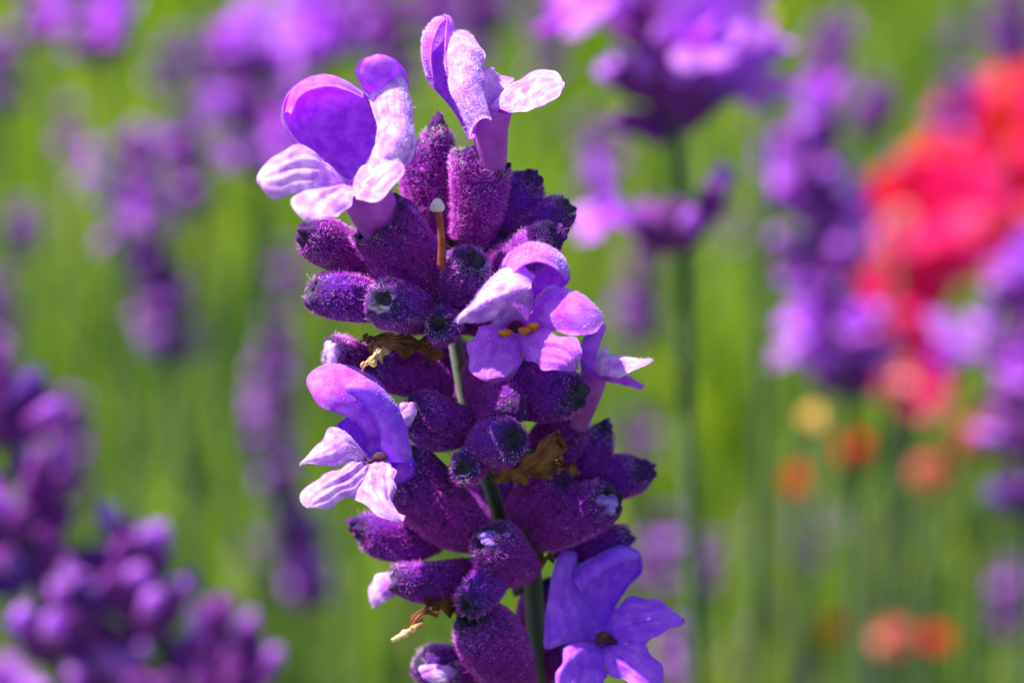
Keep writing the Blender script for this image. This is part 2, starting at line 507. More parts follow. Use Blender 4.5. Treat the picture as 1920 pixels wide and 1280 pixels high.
def petal(parent, origin, patches, mat, fuzz=0, fuzz_side=1, seed=0, w0=0.0, thick=0.00009, name='petal'):
    """one petal = one or more joined patches + its own fuzz of tiny hairs"""
    Vs = []; Fs = []; Ts = []; mi = []; off = 0; tr = []; tmi = []
    rng = np.random.default_rng(seed + 50)
    for i, pt in enumerate(patches):
        V, F, tn, S, mean = patch(*pt[:2], w0=w0, seed=seed + i, **(pt[2] if len(pt) > 2 else {}))
        # thickness: a second skin behind, joined along the rim
        n, m = S.shape[:2]
        du = np.gradient(S, axis=1); dv = np.gradient(S, axis=0)
        Nn = norm(np.cross(du, dv)); sgn = np.sign((Nn.reshape(-1, 3) @ mean).mean()) or 1
        Nn = Nn * sgn
        V2 = (S - Nn * thick).reshape(-1, 3)
        I = np.arange(n * m).reshape(n, m); J = I + n * m
        rimI = np.concatenate([I[0, :], I[1:, -1], I[-1, -2::-1], I[-2:0:-1, 0]])
        rimJ = rimI + n * m
        side = np.stack([rimI, np.roll(rimI, -1), np.roll(rimJ, -1), rimJ], -1)
        Vs += [V, V2]; Ts += [tn, tn]
        F2 = F[:, ::-1] + n * m
        Fs += [F + off, F2 + off, side + off]
        mi += [0] * (len(F) * 2 + len(side))
        o_ = off
        off += 2 * n * m
        if fuzz:
            k = int(fuzz * 1.0)
            iu = rng.integers(1, m - 1, k); iv = rng.integers(2, n - 1, k)
            b = S[iv, iu] + (S[iv, iu - 1] - S[iv, iu]) * rng.uniform(0, 1, (k, 1)) + (S[iv - 1, iu] - S[iv, iu]) * rng.uniform(0, 1, (k, 1))
            nn = Nn[iv, iu] * fuzz_side
            if fuzz_side < 0: b = b - Nn[iv, iu] * thick
            hv, hq, ht = hair_geo(b, nn, np.zeros((k, 3)), rng.gamma(4, 0.25, k) * 0.00009, 0.0000095, 0, 0.9, rng)
            Vs.append(hv); Ts.append(np.tile([[0.5, 0.5, 0]], (len(hv), 1)))
            Fs.append(hq + off); mi += [1] * len(hq)
            tr.append(ht + off); tmi += [1] * len(ht)
            off += len(hv)
    V = np.concatenate(Vs) - np.array(origin)
    groups = [np.concatenate(Fs)] + ([np.concatenate(tr)] if tr else [])
    me = mesh_np(name, V, groups, [mat, M['hair_petal']], mi + tmi, np.concatenate(Ts))
    return obj(name, me, parent)


M['hair_petal'] = plant_mat('petal_fuzz', lambda nt: noise_mix(nt, (0.72, 0.48, 0.84), (0.90, 0.80, 0.92), 900), rough=0.4, transl=0.4, spec=0.4)


# ------------------------------------------------------------------ the sharp stalk
def wax(py):
    return (560 - py) * PX * 1000 * 0.20


axis_px = [(838, 250), (842, 400), (845, 520), (851, 640), (868, 740), (897, 850), (928, 940), (962, 1060), (988, 1160), (1012, 1290)]


def axis_x(py):
    return float(np.interp(py, [a[1] for a in axis_px], [a[0] for a in axis_px]))


stalk_low = P(1012, 1290, wax(1290))
root = Vector((stalk_low.x + 0.018, stalk_low.y + 0.02, 0))
stalk = empty('lavender_stalk', root)
tag(stalk, 'sharp lavender stalk with open lilac flowers and fuzzy purple calyces', 'lavender', None)
O = np.array(root)


def part(name, V, F, mats, mi=None, tn=None, parent=stalk, smooth=True):
    return obj(name, mesh_np(name, np.asarray(V) - O, F, mats, mi, tn, smooth), parent)


# stem: square, from the ground up into the head
stem_pts = [root, root.lerp(stalk_low, 0.5) + Vector((0.003, 0.002, 0))] + [P(x, y, wax(y)) for x, y in reversed(axis_px)]
V, F = sweep(stem_pts, [0.0011] * 3 + [0.00088, 0.00084, 0.0008, 0.00072, 0.00062, 0.0005, 0.0005, 0.00048, 0.0003], sides=16, n=90, square=0.10, twist=0.5)
part('stem', V, F, M['stem'])

# calyces: base px, tip px, half width px, w base, w tip, blue, options
CX = [
    # top tier
    (812, 585, 709, 408, 60, 2.0, 5.2, 0.05, dict(hairs=2600, white=.12, mouth=.86)),
    (712, 512, 572, 440, 47, 2.2, 4.4, 0.0, dict(hairs=2300, white=.35, closed=True)),
    (728, 580, 583, 546, 46, 2.6, 5.0, 0.8, dict(hairs=1500, white=.2, closed=False)),
    (812, 600, 715, 566, 54, 2.4, 6.8, 0.9, dict(hairs=1500, white=.3)),
    (842, 610, 822, 606, 36, 2.8, 5.6, 0.9, dict(hairs=500, white=.2)),
    (835, 600, 888, 486, 50, 2.4, 6.0, 0.45, dict(hairs=1700, white=.3, tip_hairs=420)),
    (806, 440, 772, 268, 42, 0.2, 1.0, 0.1, dict(hairs=1700, white=.25)),
    (836, 450, 818, 238, 34, 0.8, 1.6, 0.1, dict(hairs=2300, white=.35, closed=True, tip_hairs=300)),
    (862, 455, 868, 282, 36, 1.4, 3.0, 0.0, dict(hairs=2300, white=.25, tip_hairs=300)),
    (892, 470, 922, 308, 42, 1.0, 2.4, 0.2, dict(hairs=2200, white=.15, mouth=.92)),
    (925, 450, 1000, 338, 43, 0.2, 1.0, 0.85, dict(hairs=1100, white=.08, closed=True)),
    (955, 450, 1066, 388, 43, 0.4, 1.6, 0.8, dict(hairs=1100, white=.12)),
    (890, 520, 1040, 438, 42, 1.6, 3.8, 0.1, dict(hairs=2400, white=.5, tip_hairs=420, closed=True)),
    (790, 520, 735, 400, 40, -1, -0.5, 0.3, dict(hairs=600)),
    (880, 540, 960, 450, 46, 0, 1.0, 0.3, dict(hairs=600)),
    # middle tier
    (745, 705, 618, 655, 40, 1.0, 3.4, 0.0, dict(hairs=1900, white=.5, tip_hairs=420)),
    (845, 735, 695, 680, 50, 1.2, 3.2, 0.0, dict(hairs=1700, white=.06)),
    (890, 800, 768, 768, 54, 2.0, 5.0, 0.35, dict(hairs=1500, white=.12)),
    (905, 735, 1085, 742, 50, 1.6, 4.6, 0.4, dict(hairs=1300, white=.06)),
    (880, 720, 960, 775, 52, 1.5, 4.8, 0.2, dict(hairs=1300, white=.05, closed=True)),
    (870, 700, 1010, 700, 50, 0.6, 2.2, 0.1, dict(hairs=900, white=.05, closed=True)),
    (885, 850, 966, 822, 50, 2.2, 7.2, 0.9, dict(hairs=1200, white=.10)),
    (900, 870, 868, 878, 34, 2.4, 6.0, 0.9, dict(hairs=700, white=.10)),
    (985, 880, 1090, 775, 40, 0.2, 1.4, 0.1, dict(hairs=900, white=.05)),
    # lower tier, right side
    (1030, 940, 1082, 800, 36, 0.2, 1.6, 0.15, dict(hairs=900, white=.04)),
    (1055, 930, 1136, 805, 36, -0.6, 0.4, 0.4, dict(hairs=900, white=.04, closed=True)),
    (1065, 965, 1208, 885, 44, -0.2, 1.4, 0.35, dict(hairs=1100, white=.04, closed=True)),
    (1000, 1010, 1146, 935, 56, 1.6, 4.2, 0.15, dict(hairs=1500, white=.05)),
    (960, 975, 1060, 890, 52, 1.4, 3.0, 0.05, dict(hairs=1200, white=.04, closed=True)),
    (1040, 1040, 1182, 1000, 34, 0.2, 1.2, 0.5, dict(hairs=900, white=.04)),
    # lower tier, left side
    (912, 1015, 748, 876, 62, 2.0, 4.6, 0.0, dict(hairs=2200, white=.04, mouth=.75)),
    (835, 1015, 672, 990, 44, 1.4, 3.2, 0.4, dict(hairs=1100, white=.05, closed=True)),
    (905, 1062, 738, 1084, 43, 2.2, 4.6, 0.45, dict(hairs=1300, white=.08)),
    (992, 1075, 915, 1006, 56, 2.0, 5.6, 0.15, dict(hairs=1500, white=.05)),
    (950, 1058, 876, 1136, 40, 2.4, 6.0, 0.85, dict(hairs=1100, white=.06)),
    # bottom tier
    (985, 1300, 885, 1150, 62, 3.4, 6.2, 0.0, dict(hairs=3000, white=.10)),
    (905, 1290, 785, 1240, 46, 1.0, 3.0, 0.55, dict(hairs=1200, white=.25)),
    (1000, 1260, 1024, 1085, 44, -1.0, 0.0, 0.0, dict(hairs=1600, white=.10)),
    (1040, 1300, 1085, 1190, 50, -1.0, 0.6, 0.0, dict(hairs=900)),
    (930, 1330, 840, 1262, 40, 2.2, 4.2, 0.0, dict(hairs=1300, white=.3)),
]
# the far side of each whorl
for wy, nn in ((480, 6), (600, 4), (740, 6), (980, 6), (1280, 5)):
    for i in range(nn):
        f = math.pi * (0.12 + 0.76 * (i + random.random() * 0.6) / nn)
        cx, sx = math.cos(f), -math.sin(f)
        ax = axis_x(wy)
        rise = random.uniform(70, 130)
        CX.append((ax + cx * 30, wy + 20, ax + cx * random.uniform(120, 165), wy + 20 - rise, 42, sx * 1.0, sx * 4.2, random.uniform(0, .6), dict(hairs=500)))
for i, (bx, by, tx, ty, hw, wb, wt, blue, kw) in enumerate(CX):
    wa = wax(by)
    V, F, mi, tn = calyx_geo(P(bx, by, wb + wa), P(tx, ty, wt + wa), hw * PX * (1.0 if hw > 58 else (.93, .88, .97, .9)[i % 4]), blue=blue, seed=i, **kw)
    part('calyx', V, F, calyx_mats(), mi, tn)


def blob(c, r, squash=(1, 1, 1), n=10, m=14, seed=0, lump=0.1):
    rng = np.random.default_rng(seed)
    th = np.linspace(0, math.pi, n); ph = np.linspace(0, 2 * math.pi, m, endpoint=False)
    T, Pp = np.meshgrid(th, ph, indexing='ij')
    k = 1 + lump * np.sin(2 * Pp + rng.uniform(0, 6)) * np.sin(T) + lump * np.sin(3 * T + rng.uniform(0, 6))
    l = np.stack([np.sin(T) * np.cos(Pp) * squash[0], np.sin(T) * np.sin(Pp) * squash[1], np.cos(T) * squash[2]], -1) * (r * k)[..., None]
    V = l[..., 0:1] * np.array(RIGHT) + l[..., 1:2] * np.array(-FWD) + l[..., 2:3] * np.array(UP) + np.array(c)
    I = np.arange(n * m).reshape(n, m); J = np.roll(I, -1, 1)
    F = np.stack([I[:-1], I[1:], J[1:], J[:-1]], -1).reshape(-1, 4)
    return V.reshape(-1, 3), F


# lilac flower buds just pushing out of their calyces
for (px, py, w, r, sq, mt) in ((1137, 945, 4.4, 23, (1, .9, .95), 'bud'), (928, 1010, 5.6, 24, (1.2, .9, .75), 'bud'),
                               (763, 774, 6.0, 21, (.9, .8, 1.1), 'petal_pale'), (623, 664, 4.0, 20, (.8, .7, 1.3), 'petal_pale'),
                               (822, 1262, 4.4, 26, (1.4, .8, .7), 'petal_pale')):
    Vs, Fs, off = [], [], 0
    for j, (ox, oy, ow, rs) in enumerate(((0, 0, 0, .8), (-.42, .30, .0, .62), (.42, .22, .1, .58), (.05, -.4, .15, .6))):
        V, F = blob(P(px + ox * r * sq[0], py - oy * r * sq[2], w - .35 + ow + wax(py)), r * rs * PX, sq, seed=int(px) + j, lump=.14)
        Vs.append(V); Fs.append(F + off); off += len(V)
    part('flower_bud', np.concatenate(Vs), np.concatenate(Fs), M[mt])  # closed corolla


def flower(tube_pts, ref_py, mat='tube'):
    """corolla tube: [(px, py, w, half width px)]; its petals become its children"""
    w0 = wax(ref_py)
    V, F = sweep([P(p[0], p[1], p[2] + w0) for p in tube_pts], [p[3] * PX for p in tube_pts], sides=18, n=22)
    # leave the tube open at its mouth: drop the cap fan at the far end
    F[1] = F[1][1::2]
    return part('flower', V, F, [M[mat]]), w0


def petals(fl, w0, plist):
    for i, (mat, fuzz, side, patches) in enumerate(plist):
        petal(fl, O, patches, M[mat], fuzz, side, seed=hash((round(w0 * 100), i)) % 1000, w0=w0)


def anthers_and_throat(fl, pts):
    for (px, py, w, r, mt) in pts:
        V, F = blob(P(px, py, w), r * PX, (1.25, .8, .8), n=8, m=10, seed=int(px + py), lump=.12)
        part('anther_throat', V, F, M[mt], parent=fl)  # orange lumps are anthers; near-black ones stand in for the throat's dark centre


# flower facing left at the top of the stalk
fl, w0 = flower([(742, 470, 2.4, 24), (712, 414, 3.5, 40), (691, 374, 4.5, 44), (676, 340, 5.0, 46)], 340)
petals(fl, w0, [
    ('petal', 0, 1, [
        ([(655, 348, 6.2), (604, 302, 6.6), (562, 266, 6.9), (538, 237, 7.1), (532, 206, 7.0), (544, 172, 6.7), (574, 150, 6.2), (612, 142, 5.7)],
         [(672, 340, 5.2), (698, 290, 4.4), (709, 240, 4.1), (702, 205, 4.2), (684, 178, 4.5), (662, 160, 4.9), (638, 148, 5.3), (612, 142, 5.7)], dict(bulge=-2.0, ruffle=.08)),
        ([(534, 212, 7.0), (545, 172, 6.7), (574, 149, 6.2), (612, 141, 5.7), (648, 152, 5.1), (680, 174, 4.5)],
         [(545, 214, 7.5), (562, 180, 7.9), (590, 166, 7.6), (620, 162, 7.0), (650, 170, 6.2), (681, 184, 5.0)], dict(bulge=.25, m=8))]),
    ('petal_pale', 2800, 1, [
        ([(690, 325, 8.0), (700, 290, 8.0), (707, 250, 7.2), (701, 212, 6.4), (690, 186, 5.8), (684, 164, 5.5), (690, 146, 5.2), (714, 132, 4.8)],
         [(744, 318, 8.0), (770, 304, 7.6), (780, 270, 7.0), (775, 215, 6.0), (769, 172, 5.2), (760, 146, 4.7), (742, 134, 4.6), (714, 132, 4.8)], dict(bulge=1.2, ruffle=.09))]),
    ('petal', 0, 1, [
        ([(692, 182, 5.6), (680, 164, 6.0), (671, 148, 6.4), (667, 132, 6.7), (671, 118, 6.9), (683, 109, 7.0), (696, 106, 7.0), (712, 102, 6.9)],
         [(745, 176, 5.4), (764, 166, 4.9), (766, 150, 4.9), (760, 134, 5.2), (751, 121, 5.6), (740, 111, 6.1), (727, 104, 6.5), (712, 102, 6.9)], dict(bulge=1.0, ruffle=.06))]),
    ('petal_pale', 220, 1, [
        ([(658, 344, 5.6), (628, 318, 6.6), (604, 300, 7.2), (588, 279, 7.6), (552, 274, 8.0), (524, 286, 8.5), (500, 306, 9.0), (486, 322, 9.3), (482, 338, 9.5)],
         [(660, 352, 5.8), (632, 350, 7.0), (604, 350, 8.0), (576, 358, 8.8), (545, 365, 9.3), (518, 370, 9.6), (496, 360, 9.7), (486, 350, 9.6), (482, 338, 9.5)], dict(bulge=.45, ruffle=.16, crease=.26))]),
    ('petal_pale', 220, 1, [
        ([(658, 344, 5.6), (620, 345, 7.2), (580, 352, 8.4), (550, 368, 9.2), (547, 382, 9.6), (554, 396, 9.9), (567, 406, 10.0), (584, 411, 10.0)],
         [(664, 352, 5.8), (668, 366, 7.4), (655, 384, 8.4), (640, 398, 9.2), (622, 407, 9.7), (604, 412, 9.9), (584, 411, 10.0)], dict(bulge=.35, ruffle=.18, crease=.3))]),
    ('petal_pale', 240, 1, [
        ([(660, 346, 5.6), (676, 318, 6.8), (692, 296, 7.4), (708, 270, 7.8), (735, 272, 8.0), (748, 292, 8.3)],
         [(663, 352, 6.2), (668, 370, 8.2), (690, 381, 9.2), (715, 373, 9.4), (738, 350, 9.2), (753, 318, 8.8), (748, 292, 8.3)], dict(bulge=.4, ruffle=.15, crease=.3))]),
])

# flower at the very top, seen from behind its upper lip
fl, w0 = flower([(913, 355, 1.0, 22), (920, 300, 1.6, 30), (922, 245, 2.4, 31), (936, 202, 3.0, 25)], 300)
petals(fl, w0, [
    ('petal', 900, 1, [
        ([(880, 262, 2.6), (852, 212, 2.3), (826, 178, 2.2), (800, 140, 2.2), (794, 96, 2.2), (799, 58, 2.2), (814, 38, 2.2), (833, 29, 2.2)],
         [(884, 250, 3.0), (866, 205, 3.3), (846, 165, 3.6), (832, 125, 3.7), (833, 84, 3.5), (838, 56, 3.1), (840, 40, 2.7), (833, 29, 2.2)], dict(bulge=-1.1, ruffle=.12)),
        ([(806, 150, 2.3), (796, 110, 2.3), (797, 66, 2.3), (812, 40, 2.3), (833, 29, 2.2)],
         [(812, 146, 3.2), (808, 112, 3.6), (812, 78, 3.6), (824, 48, 3.2), (836, 36, 2.6)], dict(bulge=.3, m=8))]),
    ('petal_pale', 3200, 1, [
        ([(882, 256, 4.4), (864, 215, 4.4), (850, 185, 4.2), (838, 148, 3.7), (832, 112, 3.1), (834, 84, 2.5), (848, 70, 1.9), (871, 65, 1.5)],
         [(922, 226, 4.9), (914, 200, 4.8), (909, 172, 4.5), (907, 140, 4.0), (910, 108, 3.3), (900, 86, 2.5), (888, 72, 1.9), (871, 65, 1.5)], dict(bulge=1.0, ruffle=.09))]),
    ('petal_pale', 180, 1, [
        ([(914, 205, 3.4), (905, 170, 2.8), (903, 140, 2.4), (912, 131, 2.2), (926, 133, 2.1)],
         [(930, 208, 3.2), (940, 184, 2.8), (958, 156, 2.4), (957, 145, 2.2), (944, 140, 2.1), (926, 133, 2.1)], dict(bulge=-.4, ruffle=.12))]),
    ('petal_pale', 300, 1, [
        ([(920, 202, 3.4), (940, 175, 3.2), (966, 150, 3.0), (1000, 136, 3.2), (1024, 131, 3.5), (1046, 138, 4.0), (1056, 157, 4.6)],
         [(952, 210, 4.0), (978, 210, 4.6), (1000, 206, 5.2), (1020, 196, 5.5), (1040, 182, 5.3), (1052, 170, 5.0), (1056, 157, 4.6)], dict(bulge=.3, ruffle=.12, crease=.22))]),
    ('petal', 0, 1, [
        ([(958, 214, 2.2), (985, 200, 1.8), (1006, 190, 1.8), (1020, 186, 2.0)], [(950, 205, 2.0), (965, 180, 1.2), (990, 168, 1.2), (1020, 186, 2.0)], dict(bulge=.2, m=8, n=12))]),
])

# open flower in the middle, face to the lens
fl, w0 = flower([(930, 700, 2.6, 32), (946, 660, 3.6, 36), (958, 625, 4.6, 40), (966, 602, 5.4, 40)], 600)
petals(fl, w0, [
    ('petal_pale', 1700, 1, [   # left half of the upper lip
        ([(925, 600, 7.6), (896, 606, 8.4), (866, 608, 8.8), (851, 606, 8.9), (866, 584, 8.6), (888, 556, 8.0), (918, 522, 7.2), (945, 504, 6.6), (972, 498, 6.2)],
         [(950, 575, 8.2), (968, 560, 8.4), (984, 548, 8.4), (996, 538, 8.0), (1001, 524, 7.4), (997, 512, 6.9), (990, 504, 6.6), (982, 500, 6.4), (972, 498, 6.2)], dict(bulge=.8, ruffle=.14)),
        ([(925, 604, 7.6), (935, 612, 6.4), (945, 618, 5.2)], [(996, 540, 8.0), (998, 570, 6.6), (990, 606, 5.0)], dict(bulge=-.8, n=12, m=12))]),
    ('petal', 900, 1, [        # right half, a hood
        ([(968, 600, 4.6), (965, 560, 4.6), (950, 525, 4.8), (936, 504, 5.0), (948, 484, 5.0), (972, 465, 4.9), (1003, 459, 4.8)],
         [(1002, 600, 4.4), (1004, 570, 4.2), (1030, 552, 4.3), (1055, 536, 4.8), (1067, 516, 5.2), (1060, 490, 5.2), (1038, 468, 5.0), (1003, 459, 4.8)], dict(bulge=-1.7, ruffle=.1)),
        ([(932, 508, 5.0), (946, 484, 5.0), (972, 464, 4.9), (1003, 459, 4.8), (1038, 468, 5.0), (1061, 492, 5.2), (1067, 518, 5.2)],
         [(962, 512, 7.6), (978, 498, 8.0), (994, 492, 8.2), (1010, 490, 8.2), (1034, 498, 7.8), (1052, 512, 7.0), (1062, 526, 5.8)], dict(bulge=.5, m=10)),
        ([(1003, 568, 5.2), (1014, 552, 5.6), (1030, 538, 6.0), (1046, 532, 6.2)], [(1008, 572, 5.4), (1022, 560, 5.9), (1040, 548, 6.3), (1056, 540, 6.2)], dict(bulge=.15, m=6, n=12))]),
    ('petal', 300, 1, [        # right lobe of the lower lip
        ([(984, 612, 5.0), (1002, 575, 5.2), (1022, 552, 5.4), (1052, 542, 5.8), (1082, 547, 6.2), (1112, 567, 6.6), (1132, 594, 6.6)],
         [(990, 622, 5.4), (1020, 622, 6.6), (1056, 624, 7.6), (1090, 627, 8.2), (1114, 624, 8.0), (1130, 612, 7.4), (1132, 594, 6.6)], dict(bulge=.9, ruffle=.14))]),
    ('petal', 300, 1, [        # middle lobe
        ([(975, 622, 5.6), (1010, 618, 7.0), (1045, 626, 7.8), (1078, 634, 8.2), (1094, 658, 8.6), (1082, 686, 8.6)],
         [(966, 626, 5.8), (972, 650, 6.8), (990, 674, 7.4), (1014, 690, 8.0), (1050, 698, 8.6), (1082, 686, 8.6)], dict(bulge=.55, ruffle=.2, crease=.25))]),
    ('petal', 300, 1, [        # left lobe
        ([(955, 618, 5.4), (925, 612, 6.0), (898, 612, 6.6), (882, 638, 7.0), (876, 672, 7.5), (886, 702, 8.3), (914, 711, 8.6)],
         [(968, 624, 5.8), (974, 645, 6.6), (978, 668, 7.2), (966, 690, 7.9), (942, 703, 8.4), (914, 711, 8.6)], dict(bulge=.45, ruffle=.2, crease=.25))]),
])
anthers_and_throat(fl, [(948, 624, 7.0 + w0, 9, 'anther_throat'), (984, 620, 7.3 + w0, 10, 'anther_throat'), (1000, 612, 7.2 + w0, 9, 'anther_throat'), (968, 616, 5.6 + w0, 16, 'throat')])

# flower on the right, seen from the side
fl, w0 = flower([(1078, 800, 0.4, 22), (1096, 752, 0.8, 26), (1110, 715, 1.2, 27), (1118, 690, 1.4, 26)], 690)
petals(fl, w0, [
    ('petal', 0, 1, [([(1090, 700, 1.6), (1086, 665, 1.8), (1092, 636, 1.8), (1110, 618, 1.6), (1136, 606, 1.2)], [(1122, 706, 1.8), (1120, 670, 1.6), (1126, 645, 1.4), (1134, 624, 1.2), (1136, 606, 1.2)], dict(bulge=.6))]),
    ('petal_pale', 300, 1, [([(1118, 690, 2.4), (1128, 669, 2.0), (1160, 670, 2.2), (1195, 674, 2.8), (1223, 676, 3.4)], [(1122, 704, 3.0), (1150, 706, 4.4), (1176, 700, 4.6), (1198, 692, 4.2), (1223, 676, 3.4)], dict(bulge=.5, ruffle=.1))]),
    ('petal', 0, 1, [([(1112, 698, 1.8), (1145, 698, 2.0), (1175, 704, 2.2), (1200, 718, 2.4), (1207, 725, 2.4)], [(1112, 712, 2.0), (1145, 716, 2.6), (1172, 724, 2.8), (1196, 729, 2.6), (1207, 725, 2.4)], dict(bulge=.3, ruffle=.08))]),
    ('petal_pale', 0, 1, [([(1118, 680, .6), (1126, 656, .2), (1138, 646, 0)], [(1134, 680, .6), (1142, 662, .2), (1138, 646, 0)], dict(bulge=.2, n=10, m=8))]),
])

# flower on the left, lower lip in the sun
fl, w0 = flower([(805, 935, 2.3, 26), (772, 902, 3.0, 30), (746, 878, 4.0, 33), (718, 860, 5.2, 36)], 830, 'petal_deep')
petals(fl, w0, [
    ('petal', 300, 1, [        # left half of the upper lip
        ([(690, 850, 5.4), (680, 806, 6.2), (660, 786, 6.8), (628, 773, 7.2), (594, 755, 7.2), (573, 726, 6.8), (582, 698, 6.2), (612, 683, 5.6)],
         [(735, 850, 4.8), (734, 800, 5.0), (728, 756, 5.0), (714, 718, 5.0), (700, 704, 5.0), (680, 692, 5.1), (648, 683, 5.3), (612, 683, 5.6)], dict(bulge=.9, ruffle=.12))]),
    ('petal_deep', 0, 1, [     # wall of the throat
        ([(632, 798, 6.4), (646, 826, 6.2), (660, 850, 6.0), (676, 866, 5.9)], [(690, 765, 5.9), (712, 812, 5.2), (726, 845, 5.0), (735, 866, 5.0)], dict(bulge=-.5, n=16, m=14))]),
    ('petal_deep', 300, 1, [   # right half, folded forward
        ([(718, 868, 6.0), (712, 820, 7.2), (698, 780, 7.8), (672, 748, 8.2), (640, 726, 8.4), (658, 711, 7.8), (682, 712, 7.0)],
         [(772, 872, 5.8), (768, 832, 6.2), (750, 782, 6.4), (728, 752, 6.5), (708, 730, 6.6), (694, 718, 6.8), (682, 712, 7.0)], dict(bulge=1.2, ruffle=.1))]),
    ('petal_pale', 180, 1, [
        ([(690, 858, 5.8), (660, 825, 6.4), (628, 797, 7.0), (604, 822, 7.8), (580, 850, 8.6), (563, 869, 9.0)],
         [(692, 866, 6.2), (664, 866, 7.6), (634, 870, 8.2), (610, 874, 8.6), (588, 866, 8.9), (563, 869, 9.0)], dict(bulge=.5, ruffle=.15))]),
    ('petal_pale', 240, 1, [
        ([(692, 864, 6.2), (660, 862, 7.4), (630, 880, 8.4), (598, 897, 9.3), (576, 913, 9.9), (563, 928, 10.3), (566, 942, 10.5), (578, 950, 10.6)],
         [(696, 872, 6.4), (684, 905, 8.2), (664, 926, 9.2), (642, 936, 9.9), (620, 949, 10.3), (604, 954, 10.5), (590, 954, 10.6), (578, 950, 10.6)], dict(bulge=.5, ruffle=.15, crease=.3))]),
    ('petal_pale', 240, 1, [
        ([(692, 866, 6.2), (676, 895, 7.8), (662, 926, 9.0), (680, 951, 9.6), (715, 968, 9.8), (756, 976, 9.6)],
         [(732, 862, 6.0), (742, 890, 7.4), (740, 915, 8.2), (740, 940, 8.8), (746, 958, 9.3), (756, 976, 9.6)], dict(bulge=.5, ruffle=.2, crease=.25))]),
])
anthers_and_throat(fl, [(690, 866, 6.6 + w0, 9, 'throat'), (712, 856, 6.6 + w0, 10, 'throat'), (678, 868, 7.2 + w0, 5, 'throat')])

# shaded flower at the lower right
fl, w0 = flower([(1060, 1300, 0.2, 34), (1090, 1260, 1.4, 36), (1115, 1225, 2.4, 38), (1132, 1202, 3.0, 38)], 1190)
petals(fl, w0, [
    ('petal_deep', 0, 1, [
        ([(1100, 1206, 3.2), (1058, 1208, 4.0), (1022, 1214, 4.8), (1022, 1160, 4.6), (1029, 1095, 4.2), (1040, 1056, 3.8), (1055, 1034, 3.5)],
         [(1118, 1196, 2.8), (1102, 1160, 2.6), (1090, 1118, 2.6), (1074, 1085, 2.7), (1082, 1056, 2.9), (1080, 1036, 3.1), (1055, 1034, 3.5)], dict(bulge=.9, ruffle=.14, crease=.25))]),
    ('petal_deep', 0, 1, [
        ([(1108, 1200, 2.8), (1098, 1150, 2.6), (1080, 1108, 3.0), (1072, 1084, 3.4), (1100, 1056, 3.6), (1138, 1033, 3.6), (1172, 1027, 3.4)],
         [(1142, 1196, 2.6), (1152, 1150, 2.2), (1166, 1115, 2.0), (1186, 1090, 2.2), (1201, 1068, 2.5), (1198, 1038, 3.0), (1172, 1027, 3.4)], dict(bulge=-1.0, ruffle=.1)),
        ([(1072, 1084, 3.4), (1100, 1056, 3.6), (1138, 1033, 3.6), (1172, 1027, 3.4), (1198, 1038, 3.0)],
         [(1090, 1112, 4.0), (1112, 1090, 4.8), (1140, 1066, 5.0), (1170, 1052, 4.6), (1200, 1046, 3.4)], dict(bulge=.4, m=10))]),
    ('petal_deep', 0, 1, [
        ([(1132, 1192, 3.2), (1148, 1152, 3.2), (1174, 1124, 3.4), (1210, 1120, 3.8), (1246, 1131, 4.4), (1283, 1166, 5.0)],
         [(1140, 1206, 3.6), (1168, 1208, 4.6), (1196, 1208, 5.2), (1226, 1198, 5.5), (1252, 1182, 5.4), (1283, 1166, 5.0)], dict(bulge=.5, ruffle=.2, crease=.35))]),
    ('petal_deep', 0, 1, [
        ([(1136, 1206, 3.6), (1165, 1206, 4.6), (1200, 1206, 5.4), (1228, 1230, 6.0), (1245, 1268, 6.4), (1228, 1290, 6.6)],
         [(1130, 1212, 3.8), (1130, 1240, 5.0), (1148, 1264, 5.8), (1180, 1278, 6.4), (1205, 1290, 6.6), (1228, 1290, 6.6)], dict(bulge=.5, ruffle=.22, crease=.35))]),
    ('petal_deep', 0, 1, [
        ([(1120, 1206, 3.6), (1088, 1204, 4.4), (1062, 1214, 5.0), (1048, 1250, 5.8), (1044, 1292, 6.4), (1068, 1325, 6.9)],
         [(1130, 1212, 3.8), (1134, 1240, 5.0), (1136, 1272, 6.0), (1126, 1306, 6.6), (1098, 1326, 6.9), (1068, 1325, 6.9)], dict(bulge=.5, ruffle=.22, crease=.35))]),
])
anthers_and_throat(fl, [(1132, 1196, 4.2 + w0, 15, 'throat'), (1136, 1190, 4.7 + w0, 6, 'bract'), (1150, 1202, 4.4 + w0, 7, 'throat')])

# a petal of a flower on the far side, low on the left
fl, w0 = flower([(800, 1075, 0.2, 22), (770, 1080, 0.4, 22), (745, 1085, 0.6, 22)], 1090)
petals(fl, w0, [('petal_pale', 0, 1, [([(748, 1070, .8), (715, 1074, .8), (696, 1090, .8), (691, 1118, .9), (702, 1138, 1.0)], [(752, 1096, 1.2), (742, 1112, 1.3), (730, 1122, 1.3), (718, 1130, 1.2), (702, 1138, 1.0)], dict(bulge=.4, ruffle=.1))])])


# brown papery bracts under the whorls: crumpled blades
def bract(Lp, Rp, bulge, mat='bract', ruffle=.5, w0=0.0, name='bract'):
    return petal(stalk, O, [(Lp, Rp, dict(bulge=bulge, ruffle=ruffle, n=30, m=22))], M[mat], 60, 1, seed=int(Lp[0][0]), w0=w0, name=name)


